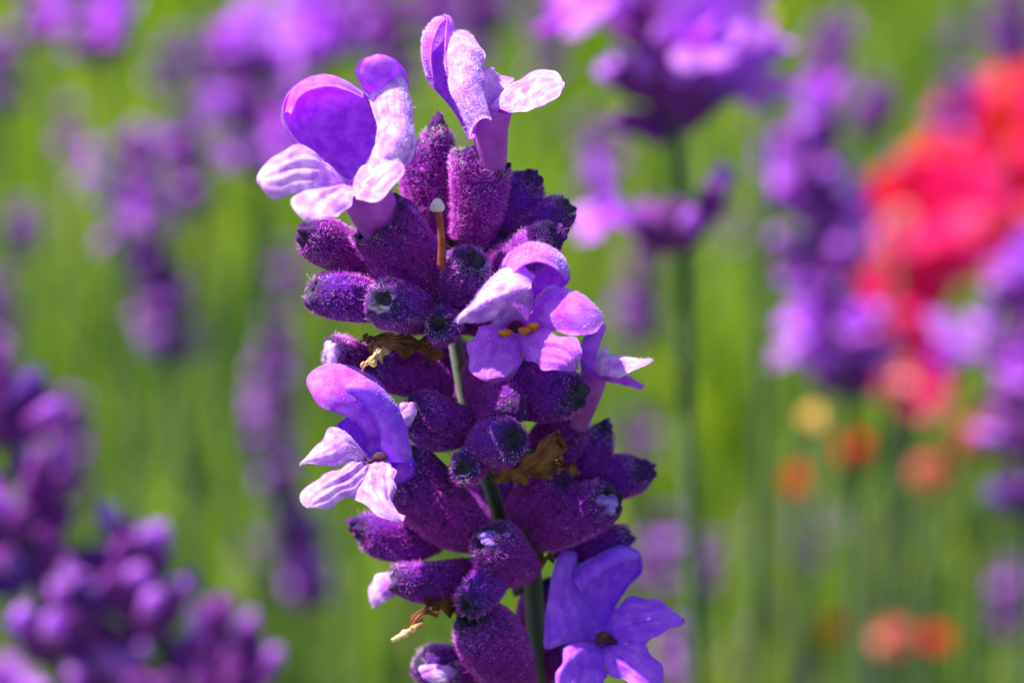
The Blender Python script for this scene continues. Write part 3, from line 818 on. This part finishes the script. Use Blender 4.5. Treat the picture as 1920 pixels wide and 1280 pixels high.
b0 = wax(650)
bract([(832, 665, 2.6), (800, 635, 3.8), (760, 628, 4.4), (720, 632, 4.8), (690, 640, 5.0)], [(830, 672, 3.0), (800, 672, 4.4), (765, 668, 5.0), (725, 660, 5.2), (690, 640, 5.0)], .5, w0=b0)
bract([(728, 650, 4.6), (712, 652, 5.0), (694, 668, 5.4), (678, 690, 5.6)], [(734, 660, 4.8), (716, 672, 5.4), (698, 684, 5.7), (678, 690, 5.6)], .3, 'bract_tip', .35, w0=b0)
bract([(706, 642, 4.8), (694, 634, 5.2), (682, 630, 5.4)], [(706, 652, 5.0), (692, 648, 5.4), (682, 630, 5.4)], .2, 'bract', .3, w0=b0)
b0 = wax(860)
bract([(920, 896, 4.0), (945, 872, 5.6), (985, 852, 6.4), (1012, 832, 6.6), (1046, 812, 6.2)], [(935, 906, 4.6), (985, 902, 6.0), (1026, 890, 6.6), (1052, 856, 6.6), (1046, 812, 6.2)], .6, w0=b0)
bract([(990, 868, 4.8), (1025, 856, 5.2), (1058, 868, 5.0), (1088, 886, 4.6)], [(990, 884, 5.0), (1025, 880, 5.5), (1055, 882, 5.2), (1088, 886, 4.6)], .3, w0=b0)
bract([(1004, 850, 5.2), (1020, 830, 5.8), (1036, 818, 6.0), (1046, 806, 5.8)], [(1016, 866, 5.5), (1042, 862, 6.0), (1054, 840, 6.0), (1046, 806, 5.8)], .4, w0=b0)
b0 = wax(1130)
bract([(872, 1112, 2.8), (830, 1112, 3.8), (795, 1124, 4.6), (778, 1150, 5.2), (766, 1180, 5.6)], [(872, 1150, 3.2), (835, 1152, 4.2), (806, 1152, 5.0), (790, 1166, 5.4), (766, 1180, 5.6)], .6, w0=b0)
bract([(792, 1160, 5.2), (772, 1172, 5.5), (752, 1184, 5.7), (735, 1200, 5.8)], [(796, 1170, 5.4), (778, 1184, 5.7), (756, 1196, 5.8), (735, 1200, 5.8)], .2, 'bract_tip', .08, w0=b0)
b0 = wax(1050)
bract([(1000, 1045, 2.0), (1008, 1040, 2.6), (1028, 1040, 2.8), (1040, 1046, 2.6)], [(1000, 1056, 2.2), (1006, 1062, 2.8), (1022, 1056, 2.8), (1040, 1046, 2.6)], .2, w0=b0)
bract([(1064, 1082, 2.8), (1072, 1066, 3.3), (1086, 1056, 3.6), (1098, 1054, 3.6)], [(1070, 1086, 2.9), (1080, 1078, 3.4), (1092, 1068, 3.7), (1098, 1054, 3.6)], .15, 'stigma', .05, w0=b0 - 2)

# a lone style with its pale stigma
w0 = wax(430)
V, F = sweep([P(828, 500, 4.6 + w0), P(828, 450, 5.2 + w0), P(824, 410, 5.6 + w0), P(820, 388, 5.7 + w0)], [0.00026, 0.00021, 0.00018, 0.0002], sides=10, n=16)
st = part('style', V, F, M['style'])
V, F = blob(P(820, 386, 5.8 + w0), 12.5 * PX, (1, .9, .95), seed=3, lump=.12)
part('stigma', V, F, M['stigma'], parent=st)


# ------------------------------------------------------------------ lavender behind: shared meshes
def bg_mat(name, c1, c2, **kw):
    return plant_mat(name, lambda nt: noise_mix(nt, c1, c2, 500, 0.35, 0.65), **kw)


M['bg_calyx'] = bg_mat('far_calyx', (0.12, 0.008, 0.19), (0.20, 0.02, 0.28), rough=0.8, transl=0.15, sheen=0.45, sheen_tint=(0.8, 0.3, 0.95, 1))
M['bg_calyx_blue'] = bg_mat('far_calyx_blue', (0.06, 0.008, 0.21), (0.11, 0.015, 0.30), rough=0.8, transl=0.12, sheen=0.5, sheen_tint=(0.6, 0.4, 0.95, 1))
M['bg_petal'] = bg_mat('far_petal', (0.42, 0.08, 0.68), (0.62, 0.22, 0.82), rough=0.6, transl=0.4, sheen=0.3)
M['bg_stem'] = bg_mat('far_stem', (0.028, 0.065, 0.025), (0.055, 0.10, 0.035), rough=0.7, transl=0.1, sheen=0.2)


def local_calyx(seed, mats, n=12, m=12):
    V, F, mi, tn = calyx_geo((0, 0, 0), (0, 0, 0.0056), 0.00135, hairs=0, seed=seed, nt=n, ns=m, closed=seed % 2 == 0, ribs=.03)
    return mesh_np('calyx', V, F, mats, [min(i, 1) for i in mi])


bg_calyx = [local_calyx(i, [M['bg_calyx_blue' if i == 3 else 'bg_calyx'], M['mouth']]) for i in range(5)]


def lobe_geo(L, W, cup, droop, n=8, m=6):
    v = np.linspace(0, 1, n)[:, None]; u = np.linspace(-1, 1, m)[None]
    wid = W * np.sin(np.clip(v * 0.85 + 0.12, 0, 1) * math.pi) ** 0.6
    X = u * wid
    Z = v * L * np.cos(droop * v)
    Y = -v * L * np.sin(droop * v) + cup * (u ** 2) * wid
    V = np.stack([X + 0 * Y, Y + 0 * X, Z + 0 * X], -1).reshape(-1, 3)
    I = np.arange(n * m).reshape(n, m)
    F = np.stack([I[:-1, :-1], I[:-1, 1:], I[1:, 1:], I[1:, :-1]], -1).reshape(-1, 4)
    return V, F


def local_flower(seed):
    """tube along +z with two upper and three lower lobes"""
    rng = random.Random(seed)
    Vs = []; Fs = []; off = 0
    V, F = sweep([(0, 0, -0.001), (0, 0, 0.002), (0, 0, 0.0045)], [0.0009, 0.001, 0.0014], sides=10, n=6)
    Vs.append(V); q = F[0]; Fs.append(q); off += len(V)
    for ang, L, W, tilt in ((60, .0042, .0019, 35), (120, .0042, .0019, 35), (210, .0034, .0014, 75), (270, .0036, .0015, 85), (330, .0034, .0014, 75)):
        lv, lf = lobe_geo(L * rng.uniform(.9, 1.15), W * rng.uniform(.9, 1.1), 0.25, rng.uniform(-.3, .5))
        M4 = Matrix.Rotation(math.radians(ang - 90 + rng.uniform(-8, 8)), 4, 'Z') @ Matrix.Translation((0, 0.0012, 0.0044)) @ Matrix.Rotation(-math.radians(tilt + rng.uniform(-12, 12)), 4, 'X')
        R4 = np.array(M4)
        Vs.append(lv @ R4[:3, :3].T + R4[:3, 3]); Fs.append(lf + off); off += len(lv)
    return mesh_np('flower', np.concatenate(Vs), np.concatenate(Fs), M['bg_petal'])


bg_flower = [local_flower(i) for i in range(4)]


def local_bud(seed):
    V, F = blob((0, 0, 0.0007), 0.00115, (1, 1, 1.25), n=7, m=9, seed=seed, lump=.15)
    # blob is built in view axes: turn its long axis onto +z
    B = np.stack([np.array(RIGHT), np.array(-FWD), np.array(UP)], 1)
    V = (V - np.array([0, 0, 0.0007])) @ B + np.array([0, 0, 0.0007])
    return mesh_np('flower_bud', V, F, M['bg_petal'])


bg_bud = [local_bud(i) for i in range(3)]


def whorl_mesh(seed):
    """a whole whorl of calyces and small flowers, for stalks too far to pick them apart"""
    rng = random.Random(seed)
    Vs = []; Fq = []; Ft = []; mi_q = []; mi_t = []; off = 0
    for i in range(9):
        f = 6.283 * i / 9 + rng.uniform(-.3, .3)
        el = math.radians(rng.uniform(20, 60))
        d = np.array([math.cos(f) * math.cos(el), math.sin(f) * math.cos(el), math.sin(el)])
        V, F, mi, tn = calyx_geo(d * 0.0008, d * 0.0008 + d * 0.0056, 0.0013, hairs=0, seed=seed * 20 + i, nt=6, ns=7, closed=True, ribs=0)
        Vs.append(V); Fq.append(F[0] + off); Ft.append(F[1] + off)
        c = 2 if rng.random() < .3 else 0
        mi_q += [c] * len(F[0]); mi_t += [c] * len(F[1]); off += len(V)
        if rng.random() < 0.34:
            for _ in range(2):
                lv, lf = lobe_geo(.0030, .0014, .2, rng.uniform(-.3, .6), 5, 4)
                R4 = (Vector(d).to_track_quat('Z', 'Y').to_matrix() @ Matrix.Rotation(rng.uniform(0, 6.28), 3, 'Z') @ Matrix.Rotation(rng.uniform(.3, 1.3), 3, 'X'))
                lv = lv @ np.array(R4).T + d * 0.0060
                Vs.append(lv); Fq.append(lf + off); mi_q += [1] * len(lf); off += len(lv)
    return mesh_np('whorl', np.concatenate(Vs), [np.concatenate(Fq), np.concatenate(Ft)], [M['bg_calyx'], M['bg_petal'], M['bg_calyx_blue']], mi_q + mi_t)


bg_whorl = [whorl_mesh(i) for i in range(6)]


def stem_to_ground(top, bottom, lean_more=1.0):
    """continue the head's axis down to z = 0, turning upright on the way"""
    d = (bottom - top); d.normalize()
    h = bottom.z
    foot = bottom + Vector((d.x * 0.25 * h * lean_more, d.y * 0.25 * h, 0)) + Vector((d.x, d.y, 0)) * h * 0.15
    foot.z = 0
    mid = bottom.lerp(foot, 0.45) + Vector((d.x, d.y, 0)) * 0.02
    return mid, foot


def make_stalk(path, k, whorls, label, group=None, near=True, seed=0, flower_p=0.25, el=(12, 62), rad=0.0009, side_bias=0.0, k2=None, scale=1.0):
    """path: pixels (top ... bottom) of the flower head; whorls: fractions along it with calyx count"""
    rng = random.Random(seed)
    k2 = k2 or k
    n = len(path)
    path = [(p[0], p[1] + 105 / k) for p in path]      # calyces rise above the node they grow from
    pts = [K(p[0], p[1], k + (k2 - k) * i / max(n - 1, 1)) for i, p in enumerate(path)]
    mid, foot = stem_to_ground(pts[0], pts[-1])
    root = empty('lavender_stalk', foot)
    tag(root, label, 'lavender', group)
    full = [foot, mid] + list(reversed(pts))
    V, F = sweep([p - foot for p in full], [rad * 1.15, rad * 1.1] + [rad] * (n - 1) + [rad * .55], sides=8, n=30, square=.06)
    obj('stem', mesh_np('stem', V, F, M['bg_stem']), root)
    spine = catmull(pts, 60)
    for (fr, cnt) in whorls:
        i = min(int(fr * 59), 58)
        c = Vector(spine[i]); ax = (Vector(spine[max(i - 1, 0)]) - Vector(spine[i + 1])).normalized()
        qa = ax.to_track_quat('Z', 'Y')
        if not near:
            o = obj('whorl', rng.choice(bg_whorl), root, c - foot)
            o.rotation_mode = 'QUATERNION'
            o.rotation_quaternion = qa @ Quaternion((0, 0, 1), rng.uniform(0, 6.28))
            s = rng.uniform(.85, 1.1) * scale * (0.75 if fr < 0.08 else 1)
            o.scale = (s, s, s * rng.uniform(.9, 1.15))
            continue
        f0 = rng.uniform(0, 6.28)
        for j in range(cnt):
            f = f0 + 6.283 * j / cnt + rng.uniform(-.35, .35)
            ev = math.radians(rng.uniform(*el) if fr > 0.1 else rng.uniform(35, 80))
            d = qa @ Vector((math.cos(f) * math.cos(ev), math.sin(f) * math.cos(ev), math.sin(ev)))
            b = c + d * 0.0008 + ax * rng.uniform(-.0012, .0012)
            q = d.to_track_quat('Z', 'Y') @ Quaternion((0, 0, 1), rng.uniform(0, 6.28))
            cal = obj('calyx', rng.choice(bg_calyx), root, b - foot)
            cal.rotation_mode = 'QUATERNION'; cal.rotation_quaternion = q
            s = rng.uniform(.85, 1.15) * scale
            cal.scale = (s, s, s)
            rr = rng.random()
            if flower_p <= rr < flower_p + .4:
                bo = obj('flower_bud', rng.choice(bg_bud), root, b + d * 0.0052 * s - foot)
                bo.rotation_mode = 'QUATERNION'; bo.rotation_quaternion = q; bo.scale = (s, s, s)
            if rr < flower_p:
                fo = obj('flower', rng.choice(bg_flower), root, b + d * 0.0050 * s - foot)
                fo.rotation_mode = 'QUATERNION'
                # the two large lobes stand uppermost
                xax = d.cross(Vector((0, 0, 1))).normalized() if abs(d.z) < .98 else Vector((1, 0, 0))
                yax = d.cross(xax) * -1
                mm = Matrix((xax, yax, d)).transposed()
                if mm.determinant() < 0: mm = Matrix((-xax, yax, d)).transposed()
                fo.rotation_quaternion = mm.to_quaternion() @ Quaternion((0, 0, 1), rng.uniform(-.4, .4))
                fo.scale = (s, s, s)
    return root


def W(*fr, n=9):
    return [(f, n) for f in fr]


# stalks close behind, their calyces still to be told apart
make_stalk([(-5, 690), (20, 800), (45, 940), (70, 1080), (105, 1230)], 1.82, W(.06, .16, .42, .52, .64, .92, n=8), 'tall lavender stalk reaching above two shorter clustered ones at its side', seed=11, flower_p=.02, el=(20, 68))
make_stalk([(250, 1040), (265, 1095), (285, 1180), (335, 1300)], 1.85, W(.06, .22, .42, .85, n=9), 'short dense lavender stalk between a tall stalk and a single low bud', seed=16, flower_p=.0, el=(30, 75))
make_stalk([(420, 1165), (430, 1220), (440, 1300)], 2.0, W(.12, .5, .9, n=5), 'low lavender stalk with narrow tip of dark calyces beside the short dense one', seed=13, flower_p=.0, el=(45, 80), scale=.95)
make_stalk([(170, 1190), (185, 1260), (205, 1340)], 2.1, W(.1, .45, .8, n=8), 'lavender stalk tucked low between tall and short dense stalks', seed=14, flower_p=.1)
make_stalk([(1240, -90), (1250, 0), (1255, 90), (1262, 180), (1280, 425)], 1.85, W(.05, .18, .30, .40, .49, n=10) + [(.56, 7), (.97, 9)], 'large lavender stalk with a separate lower whorl on its bare stem', seed=20, flower_p=.15)
make_stalk([(1520, 250), (1525, 340), (1540, 450), (1570, 580), (1590, 740)], 2.8, W(.04, .16, .28, .42, .54, .68, .8, .93, n=10), 'dense lavender stalk standing in front of the red bloom', seed=31, flower_p=.1)
make_stalk([(1925, 540), (1918, 680), (1922, 820), (1930, 960)], 2.7, W(.05, .25, .45, .65, .9, n=9), 'lavender stalk beside the cluster of salmon button flowers', seed=33, flower_p=.1)
make_stalk([(255, 275), (262, 360), (285, 480), (310, 590), (325, 680)], 3.7, W(.03, .16, .3, .45, .6, .76, .92, n=9), 'leaning lavender stalk with bright flowers on its sunny side', seed=41, flower_p=.12)
make_stalk([(480, 110), (478, 200), (490, 320)], 3.3, W(.05, .3, .55, .85, n=10), 'lavender stalk close behind the lilac flower of the sharp stalk', seed=43, flower_p=.2)
make_stalk([(190, -60), (185, 20), (200, 90)], 3.2, W(.1, .5, .9, n=10), 'lavender stalk whose lowest whorl is bright magenta violet', seed=44, flower_p=.25)
make_stalk([(590, -40), (585, 30), (600, 110)], 3.5, W(.05, .4, .7, 1, n=10), 'lavender stalk with loose bright whorls behind the topmost petals', seed=45, flower_p=.3)

G1 = 'blurred lavender stalks of the rows behind'
LBL = 'faint far lavender stalk melting into the green of the rows behind'
OWN = {0: 'slim upright lavender tip beside the leaning stalk with bright flowers', 1: 'single small lavender tip standing alone over pale green leaves',
       2: 'slender pale lavender stalk behind the left flower of the sharp stalk', 3: 'dark lavender stalk just below the slender pale one, behind the sharp stalk',
       4: 'thin lavender stalk rising behind the tall near stalk with dark whorls', 7: 'pale lavender tip above the dense stalk near the red blooms',
       8: 'short lavender tip between the dense stalk and the scarlet bloom', 9: 'lavender tip leaning over the crimson bloom', 11: 'small lavender tip just below the crimson blooms, above the salmon flowers',
       12: 'pale greyish lavender stalk between dense stalk and crimson bloom', 13: 'pale lavender stalk right behind the shaded lower flower of the sharp stalk',
       15: 'tiny lavender tip alone in the grass, paler of a pair below the orange flower', 16: 'tiny lavender tip straight under the orange button flower',
       17: 'tiny lavender tip low in the grass under the pair of small tips', 19: 'small pink lavender tip just outside the dark right calyces of the sharp stalk',
       20: 'faint upright lavender stalk under the separate lower whorl', 21: 'dusky lavender stalk behind the gap between the two topmost flowers',
       34: 'violet lavender tip crossing in front of the scarlet bloom'}
far = [
    ([(335, 215), (350, 300), (372, 380)], 3.6), ([(135, 205), (140, 270)], 4.2), ([(520, 600), (515, 720), (520, 860)], 3.3),
    ([(530, 890), (560, 1000), (585, 1120)], 3.0), ([(120, 750), (125, 830), (122, 920)], 3.6), ([(0, 70), (2, 180)], 3.2), ([(-6, 530), (0, 650)], 3.2),
    ([(1562, 45), (1550, 120), (1530, 230)], 3.8), ([(1650, 165), (1630, 240)], 3.9), ([(1800, 140), (1775, 260)], 3.6),
    ([(1900, -20), (1895, 110)], 3.4), ([(1780, 600), (1765, 690)], 4.0), ([(1690, 290), (1650, 420)], 4.4),
    ([(1235, 960), (1225, 1080)], 3.2), ([(1320, 1010), (1322, 1090)], 4.0), ([(1418, 980), (1425, 1040)], 4.6), ([(1512, 960), (1505, 1040)], 4.2),
    ([(1440, 1120), (1446, 1190)], 4.6), ([(1385, 1215), (1392, 1290)], 5.0), ([(1200, 780), (1198, 860)], 4.0), ([(1200, 480), (1190, 640)], 3.9),
    ([(740, 0), (740, 150)], 3.0), ([(900, -30), (890, 110)], 3.2), ([(1030, 20), (1035, 130)], 3.4), ([(1130, 260), (1120, 360)], 3.8),
    ([(400, 60), (395, 160)], 4.4), ([(330, 70), (320, 160)], 4.0), ([(40, 390), (50, 460)], 4.6), ([(70, -20), (80, 60)], 3.6), ([(680, -40), (690, 60)], 3.4),
    ([(820, -60), (815, 60)], 3.8), ([(545, 470), (550, 560)], 4.2), ([(1270, 1180), (1275, 1290)], 3.4), ([(460, 1010), (470, 1090)], 4.8),
    ([(1860, 320), (1840, 430)], 4.2), ([(1610, 960), (1612, 1020)], 5.2), ([(1900, 1060), (1905, 1180)], 4.0), ([(1520, 1260), (1525, 1330)], 4.2),
]
for i, (pth, k) in enumerate(far):
    k *= 1.3
    ln = math.dist(pth[0], pth[-1]) * k
    nw = max(2, int(ln / 130))
    make_stalk(pth, k, [(j / max(nw - 1, 1) * .97, 9) for j in range(nw)], OWN.get(i, LBL), G1, near=False, seed=200 + i)
rg = random.Random(5)
for i in range(60):
    k = rg.uniform(9, 18)
    px = rg.uniform(-150, 2070); py = rg.uniform(-60, 520) if rg.random() < .7 else rg.uniform(400, 1200)
    if K(px, py, k).z < .06: continue
    if px > 1250 and rg.random() < .6: continue
    dx = rg.uniform(-30, 30)
    nw = rg.randint(3, 5)
    make_stalk([(px, py), (px + dx, py + 110 * 5 / k)], k, [(j / (nw - 1) * .97, 9) for j in range(nw)], LBL, G1, near=False, seed=400 + i, scale=1.1)


# ------------------------------------------------------------------ red bloom and small pink flowers
def bloom(px, py, k, size, mats, label, category, seed, name, npet=5, face=None, group=None):
    rng = random.Random(seed)
    c = K(px, py, k)
    foot = Vector((c.x + rng.uniform(-.02, .02), c.y + .03, 0))
    root = empty(name, foot)
    tag(root, label, category, group)
    V, F = sweep([Vector((0, 0, 0)), (c - foot) * .5 + Vector((.005, .004, 0)), c - foot], [.0016, .0014, .0012], sides=8, n=16)
    obj('stem', mesh_np('stem', V, F, M['bg_stem']), root)
    fdir = (face or Vector((-.25, -.75, .6))).normalized()
    q = fdir.to_track_quat('Z', 'Y').to_matrix().to_4x4()
    for ring in range(2):
        for i in range(npet):
            lv, lf = lobe_geo(size * (1 - .25 * ring) * rng.uniform(.85, 1.1), size * .56 * rng.uniform(.9, 1.1), .3, rng.uniform(-.5, .2), 10, 8)
            lv[:, 1] += .06 * size * np.sin(lv[:, 0] * 9 / size) * (lv[:, 2] / size)
            m4 = q @ Matrix.Rotation(6.283 * (i + .5 * ring) / npet + rng.uniform(-.2, .2), 4, 'Z') @ Matrix.Translation((0, size * .08, 0)) @ Matrix.Rotation(-(.95 - .35 * ring + rng.uniform(-.15, .15)), 4, 'X')
            A = np.array(m4)
            o = obj('petal', mesh_np('petal', lv @ A[:3, :3].T + A[:3, 3] + np.array(c - foot), lf, rng.choice(mats)), root)
    V, F = blob(c - foot + fdir * size * .08, size * .16, seed=seed)
    obj('flower_centre', mesh_np('flower_centre', V, F, mats[0]), root)
    return root


M['red'] = bg_mat('red_petal', (0.66, 0.010, 0.022), (0.72, 0.02, 0.03), rough=0.5, transl=0.4)
M['crimson'] = bg_mat('crimson_petal', (0.62, 0.004, 0.11), (0.70, 0.008, 0.18), rough=0.5, transl=0.4)
M['orange_red'] = bg_mat('orange_red_petal', (0.62, 0.045, 0.01), (0.66, 0.09, 0.015), rough=0.5, transl=0.4)
M['salmon'] = bg_mat('salmon_petal', (0.62, 0.15, 0.12), (0.72, 0.25, 0.23), rough=0.5, transl=0.3)
M['pink'] = bg_mat('pink_petal', (0.66, 0.20, 0.26), (0.74, 0.32, 0.38), rough=0.5, transl=0.3)
M['yellow'] = bg_mat('straw_yellow_petal', (0.80, 0.50, 0.16), (0.86, 0.65, 0.28), rough=0.5, transl=0.3)
bloom(1752, 400, 4.4, .017, [M['crimson'], M['crimson'], M['red']], 'crimson bloom half hidden behind the dense lavender stalk', 'flower', 1, 'red_flower')
bloom(1915, 290, 4.8, .023, [M['red'], M['crimson'], M['red']], 'big scarlet bloom above the crimson one', 'flower', 2, 'red_flower')
bloom(1690, 560, 4.4, .011, [M['crimson']], 'small crimson bloom just under the larger crimson one', 'flower', 3, 'red_flower', 5)
bloom(1700, 690, 4.4, .013, [M['pink'], M['crimson']], 'small rose pink bloom below the crimson blooms', 'flower', 4, 'pink_flower', 5)
bloom(1905, 470, 5.4, .014, [M['orange_red'], M['red']], 'orange red bloom under the big scarlet one', 'flower', 5, 'red_flower', 5)


def button(px, py, k, r, mat, label, seed, name='button_flower', group=None):
    """small round flower head of many short florets on a thin stem"""
    rng = random.Random(seed)
    c = K(px, py, k)
    foot = Vector((c.x + rng.uniform(-.01, .01), c.y + .02, 0))
    root = empty(name, foot)
    tag(root, label, 'flower', group)
    V, F = sweep([Vector((0, 0, 0)), (c - foot) * .5 + Vector((.004, .004, 0)), c - foot], [.0012, .001, .0008], sides=6, n=14)
    obj('stem', mesh_np('stem', V, F, M['bg_stem']), root)
    Vs = []; Fs = []; off = 0
    for i in range(40):
        z = 1 - 1.7 * (i + .5) / 40; a = i * 2.4
        s = math.sqrt(max(0, 1 - z * z))
        d = Vector((s * math.cos(a), s * math.sin(a), z))
        lv, lf = lobe_geo(r * .7, r * .3, .3, rng.uniform(-.4, .4), 5, 4)
        R3 = np.array(d.to_track_quat('Z', 'Y').to_matrix() @ Matrix.Rotation(rng.uniform(0, 6.28), 3, 'Z') @ Matrix.Rotation(rng.uniform(-.6, .6), 3, 'X'))
        Vs.append(lv @ R3.T + np.array(d) * r * .4 + np.array(c - foot)); Fs.append(lf + off); off += len(lv)
    obj('flower_head', mesh_np('flower_head', np.concatenate(Vs), np.concatenate(Fs), mat), root)


button(1872, 770, 3.9, .0038, M['pink'], 'pale pink button flower, topmost of the salmon cluster', 1)
button(1822, 822, 3.9, .0038, M['salmon'], 'salmon button flower between pale pink one and the lowest of its cluster', 2)
button(1745, 885, 3.9, .0040, M['salmon'], 'salmon button flower, lowest of its loose cluster', 3)
button(1675, 1195, 3.9, .0040, M['salmon'], 'orange salmon button flower low among the grass', 4)
button(1757, 1198, 3.9, .0028, M['red'], 'small reddish button flower next to the orange salmon one', 5)
button(1600, 842, 3.6, .0033, M['red'], 'red oval button flower below the dense lavender stalk', 6)
button(1500, 900, 3.6, .0031, M['orange_red'], 'orange button flower near the yellow one', 7)
button(1525, 785, 3.0, .0020, M['yellow'], 'straw yellow button flower under the dense lavender stalk', 8)
button(1682, 420, 3.8, .0038, M['pink'], 'pale pink button flower beside the crimson bloom', 9)
button(1560, 1180, 4.6, .0030, M['orange_red'], 'dull orange button flower far among grass near two salmon ones', 10)
button(1440, 42, 2.4, .0012, M['yellow'], 'yellow button flower against the large lavender stalk', 12)


# ------------------------------------------------------------------ green leaves and stems of the field
def build_foliage():
    rng = np.random.default_rng(3)
    # distance from, to, count, width, tallest
    bands = [(0.32, 0.48, 230, 0.003, 0.33), (0.48, 0.8, 2150, 0.0052, 0.35), (0.8, 1.4, 5000, 0.007, 0.35), (1.4, 2.6, 8400, 0.010, 0.35), (2.6, 7.0, 19000, 0.018, 0.38)]
    Vs = []; Fs = []; Ts = []; off = 0
    for d0, d1, n, wd, hmax in bands:
        d = rng.uniform(d0, d1, n)
        x = rng.uniform(-1, 1, n) * (d * 0.48 + 0.2)
        # tufts: each a few centimetres wide, leaves of one tuft share height and hue
        nt_ = max(12, n // 22)
        td = rng.uniform(d0, d1, nt_); tx = rng.uniform(-1, 1, nt_) * (td * 0.48 + 0.2)
        th = rng.uniform(0, 1, nt_)
        own = rng.integers(0, nt_, n)
        d = td[own] + rng.normal(0, 0.018, n) * d1; x = tx[own] + rng.normal(0, 0.014, n) * d1
        d = np.clip(d, d0, None)
        h = hmax * rng.uniform(0.55, 1.0, n) * (0.72 + 0.28 * rng.uniform(0, 1, nt_)[own])
        wdt = wd * rng.uniform(0.4, 1.3, n)
        lean = rng.normal(0, 0.12, (n, 2)) + rng.normal(0, 0.07, (nt_, 2))[own]; lean[:, 0] += 0.05
        curl = rng.normal(0, 0.2, (n, 2))
        ang = rng.uniform(0, math.pi, n)
        sx, sy = np.cos(ang), np.sin(ang)
        rows = []
        for t, wf in ((0, .8), (.4, 1.0), (.75, .8), (1.0, .06)):
            cx = x + h * (lean[:, 0] * t + curl[:, 0] * t * t)
            cy = d + h * (lean[:, 1] * t + curl[:, 1] * t * t)
            cz = h * t * (1 - .12 * t * np.abs(curl).sum(1))
            for s in (-.5, .5):
                rows.append(np.stack([cx + s * wdt * wf * sx, cy + s * wdt * wf * sy, cz], -1))
        V = np.stack(rows, 1).reshape(-1, 3)
        o = (np.arange(n) * 8)[:, None] + off
        for j in range(3):
            Fs.append(o + np.array([[2 * j, 2 * j + 1, 2 * j + 3, 2 * j + 2]]))
        r1 = np.clip(0.3 * rng.uniform(0, 1, n) + 0.7 * th[own], 0, 1)
        tt = np.stack([np.repeat(r1, 8), np.tile([0, 0, .4, .4, .75, .75, 1, 1], n), np.repeat(r1, 8)], -1)
        Vs.append(V); Ts.append(tt); off += len(V)
    m = plant_mat('leaf_green', lambda nt: ramp(nt, tone(nt, 0), [(0, (0.02, 0.055, 0.03)), (.3, (0.07, 0.14, 0.012)), (.65, (0.20, 0.32, 0.012)), (1, (0.44, 0.46, 0.08))]), rough=.55, transl=.45, sheen=.1, spec=.35)
    o = obj('field_foliage', mesh_np('field_foliage', np.concatenate(Vs), np.concatenate(Fs), m, attr=np.concatenate(Ts)))
    tag(o, 'mass of green stems and narrow leaves filling the field', 'foliage', kind='stuff')


build_foliage()
